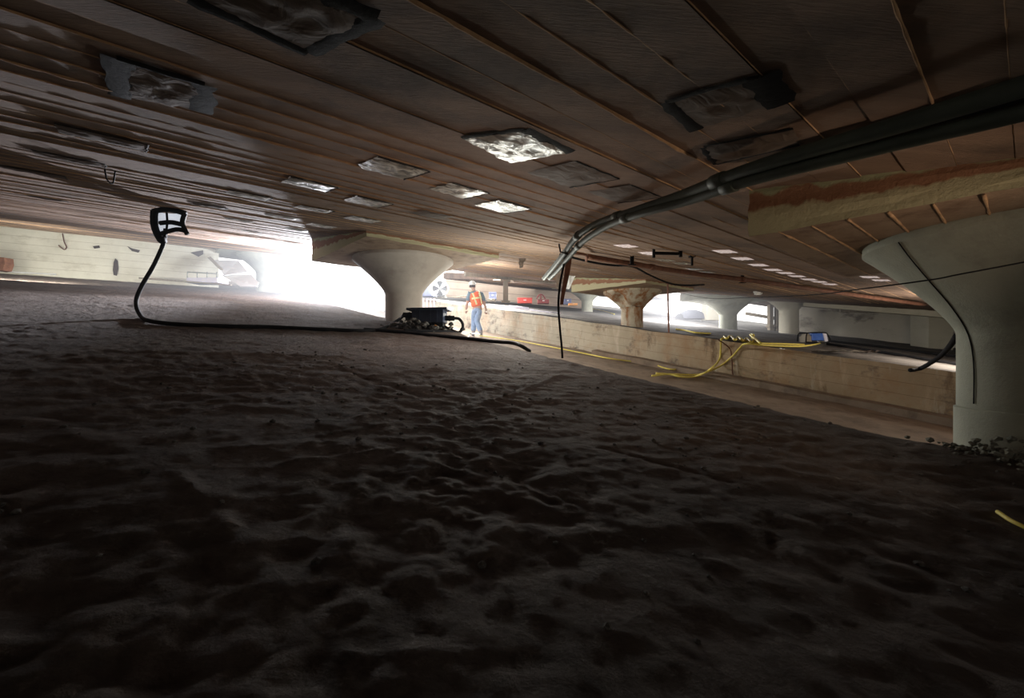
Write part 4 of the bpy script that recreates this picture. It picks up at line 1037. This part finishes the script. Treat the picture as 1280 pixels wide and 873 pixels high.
# ------------------------------------------------------------------ self-glowing volumes that imitate the halos of the two glares
def haze(name, c, R, strength, col, core, label):
    m = bpy.data.materials.new(name+'_mat'); m.use_nodes = True; nt = m.node_tree; N = nt.nodes; L = nt.links; N.clear()
    o = N.new('ShaderNodeOutputMaterial'); e = N.new('ShaderNodeEmission'); e.inputs['Color'].default_value = tuple(col)+(1,)
    tc = N.new('ShaderNodeTexCoord'); ln = N.new('ShaderNodeVectorMath'); ln.operation = 'LENGTH'; L.new(tc.outputs['Object'], ln.inputs[0])
    d2 = N.new('ShaderNodeMath'); d2.operation = 'POWER'; d2.inputs[1].default_value = 2.2; L.new(ln.outputs['Value'], d2.inputs[0])
    ad = N.new('ShaderNodeMath'); ad.operation = 'ADD'; ad.inputs[1].default_value = core; L.new(d2.outputs[0], ad.inputs[0])
    dv = N.new('ShaderNodeMath'); dv.operation = 'DIVIDE'; dv.inputs[0].default_value = strength; L.new(ad.outputs[0], dv.inputs[1])
    fo = N.new('ShaderNodeMapRange'); fo.inputs['From Min'].default_value = R*.25; fo.inputs['From Max'].default_value = R; fo.inputs['To Min'].default_value = 1; fo.inputs['To Max'].default_value = 0
    fo.interpolation_type = 'SMOOTHSTEP'
    L.new(ln.outputs['Value'], fo.inputs['Value'])
    mu = N.new('ShaderNodeMath'); mu.operation = 'MULTIPLY'; L.new(dv.outputs[0], mu.inputs[0]); L.new(fo.outputs[0], mu.inputs[1])
    L.new(mu.outputs[0], e.inputs['Strength']); L.new(e.outputs[0], o.inputs['Volume'])
    bm = bmesh.new(); bmesh.ops.create_icosphere(bm, subdivisions=3, radius=R); me = bpy.data.meshes.new(name); bm.to_mesh(me); bm.free(); me.materials.append(m)
    ob = bpy.data.objects.new(name, me); COL.objects.link(ob); ob.location = c; return tag(ob, label, 'haze', kind='stuff')
haze('glare_halo', at(408, 354, 11.3), 7.8, .50, (.86, .9, 1.), .45, 'bluish glow volume imitating the glare halo around the opening left of the middle column')
haze('glare_halo', at(838, 378, 17.0), 7.5, .22, (.95, .95, 1.), .3, 'white glow volume imitating the glare halo behind the chipped column')

# ------------------------------------------------------------------ world and lights
w = bpy.data.worlds.new('World'); scene.world = w; w.use_nodes = True
bg = w.node_tree.nodes['Background']; bg.inputs[0].default_value = (1., .985, .95, 1); bg.inputs[1].default_value = 2.2
def light(kind, name, loc, power, col, target=None, size=.2, spot=None, blend=.5, sy=None):
    l = bpy.data.lights.new(name, kind); l.energy = power; l.color = col
    if kind == 'AREA': 
        l.size = size
        if sy: l.shape = 'RECTANGLE'; l.size_y = sy
    else: l.shadow_soft_size = size
    if kind == 'SPOT': l.spot_size = math.radians(spot); l.spot_blend = blend
    o = bpy.data.objects.new(name, l); COL.objects.link(o); o.location = loc
    if target is not None: o.rotation_euler = (Vector(target)-Vector(loc)).to_track_quat('-Z', 'Y').to_euler()
    return o
light('POINT', 'glare_lamp', at(405, 350, 12.0), 400, (.88, .93, 1.), size=.2)
light('SPOT', 'glare_beam', (-5.1, 12., 2.1), 8500, (.90, .92, 1.), target=(-5.27, 11.08, 2.45), size=.06, spot=84, blend=.35)
light('SPOT', 'warm_work_lamp', (2.3, .9, -.12), 40, (1., .74, .52), target=(.5, 4.5, 1.0), size=.04, spot=88, blend=.9)
light('AREA', 'opening_light', (-1.5, 18.5, 3.4), 1300, (1., .97, .9), target=(-1.0, 16, 0), size=3.5)
light('POINT', 'background_fill', (-1.0, 20.5, 3.6), 500, (1., .95, .88), size=.5)  # unseen point light added to brighten the far background
light('POINT', 'deck_lamp', at(850, 372, 17.5), 700, (1., .97, .95), size=.3)
light('POINT', 'trench_fill', at(600, 376, 10.2), 190, (1., .99, .88), size=.2)  # unseen light added to brighten the trench wall
light('POINT', 'aisle_fill', (.2, 6.6, .35), 95, (.98, 1., .9), size=.15)  # added light without a visible source, brightens the column fronts
light('AREA', 'wall_wash', (-10.5, 9.6, 1.0), 330, (1., .98, .86), target=(-11.5, 12.5, 1.5), size=1.5)
light('POINT', 'right_lamp', (8.5, 8.3, .25), 170, (1., .88, .74), size=.3)
light('AREA', 'floor_bounce_fill', (-.3, 3.6, -.2), 5., (1., .74, .62), target=(-.4, 3.7, 2), size=2.0).data.spread = math.radians(130)  # added upward fill, imitates light bounced off the dirt
light('AREA', 'ceiling_bounce_fill', (-.4, 5.2, 1.15), 18, (1., .88, .82), target=(-.5, 4.8, -.5), size=2.2).data.spread = math.radians(120)  # added downward fill for the ground, imitates ceiling bounce

# ------------------------------------------------------------------ camera and colour
cam = bpy.data.cameras.new('camera'); co = bpy.data.objects.new('camera', cam); COL.objects.link(co)
co.location = (0, 0, 0); co.rotation_euler = (math.pi/2, 0, 0); cam.sensor_width = 36; cam.lens = 36*FC/1280; cam.clip_start = .02; cam.clip_end = 200
scene.camera = co
scene.view_settings.view_transform = 'Standard'; scene.view_settings.look = 'None'; scene.view_settings.exposure = 0; scene.view_settings.gamma = 1
cy = scene.cycles; cy.use_denoising = True; cy.max_bounces = 5; cy.diffuse_bounces = 3; cy.glossy_bounces = 2; cy.transparent_max_bounces = 8; cy.volume_bounces = 0
cy.sample_clamp_indirect = 3.; cy.volume_step_rate = 2.; cy.volume_max_steps = 64; cy.caustics_reflective = False; cy.caustics_refractive = False
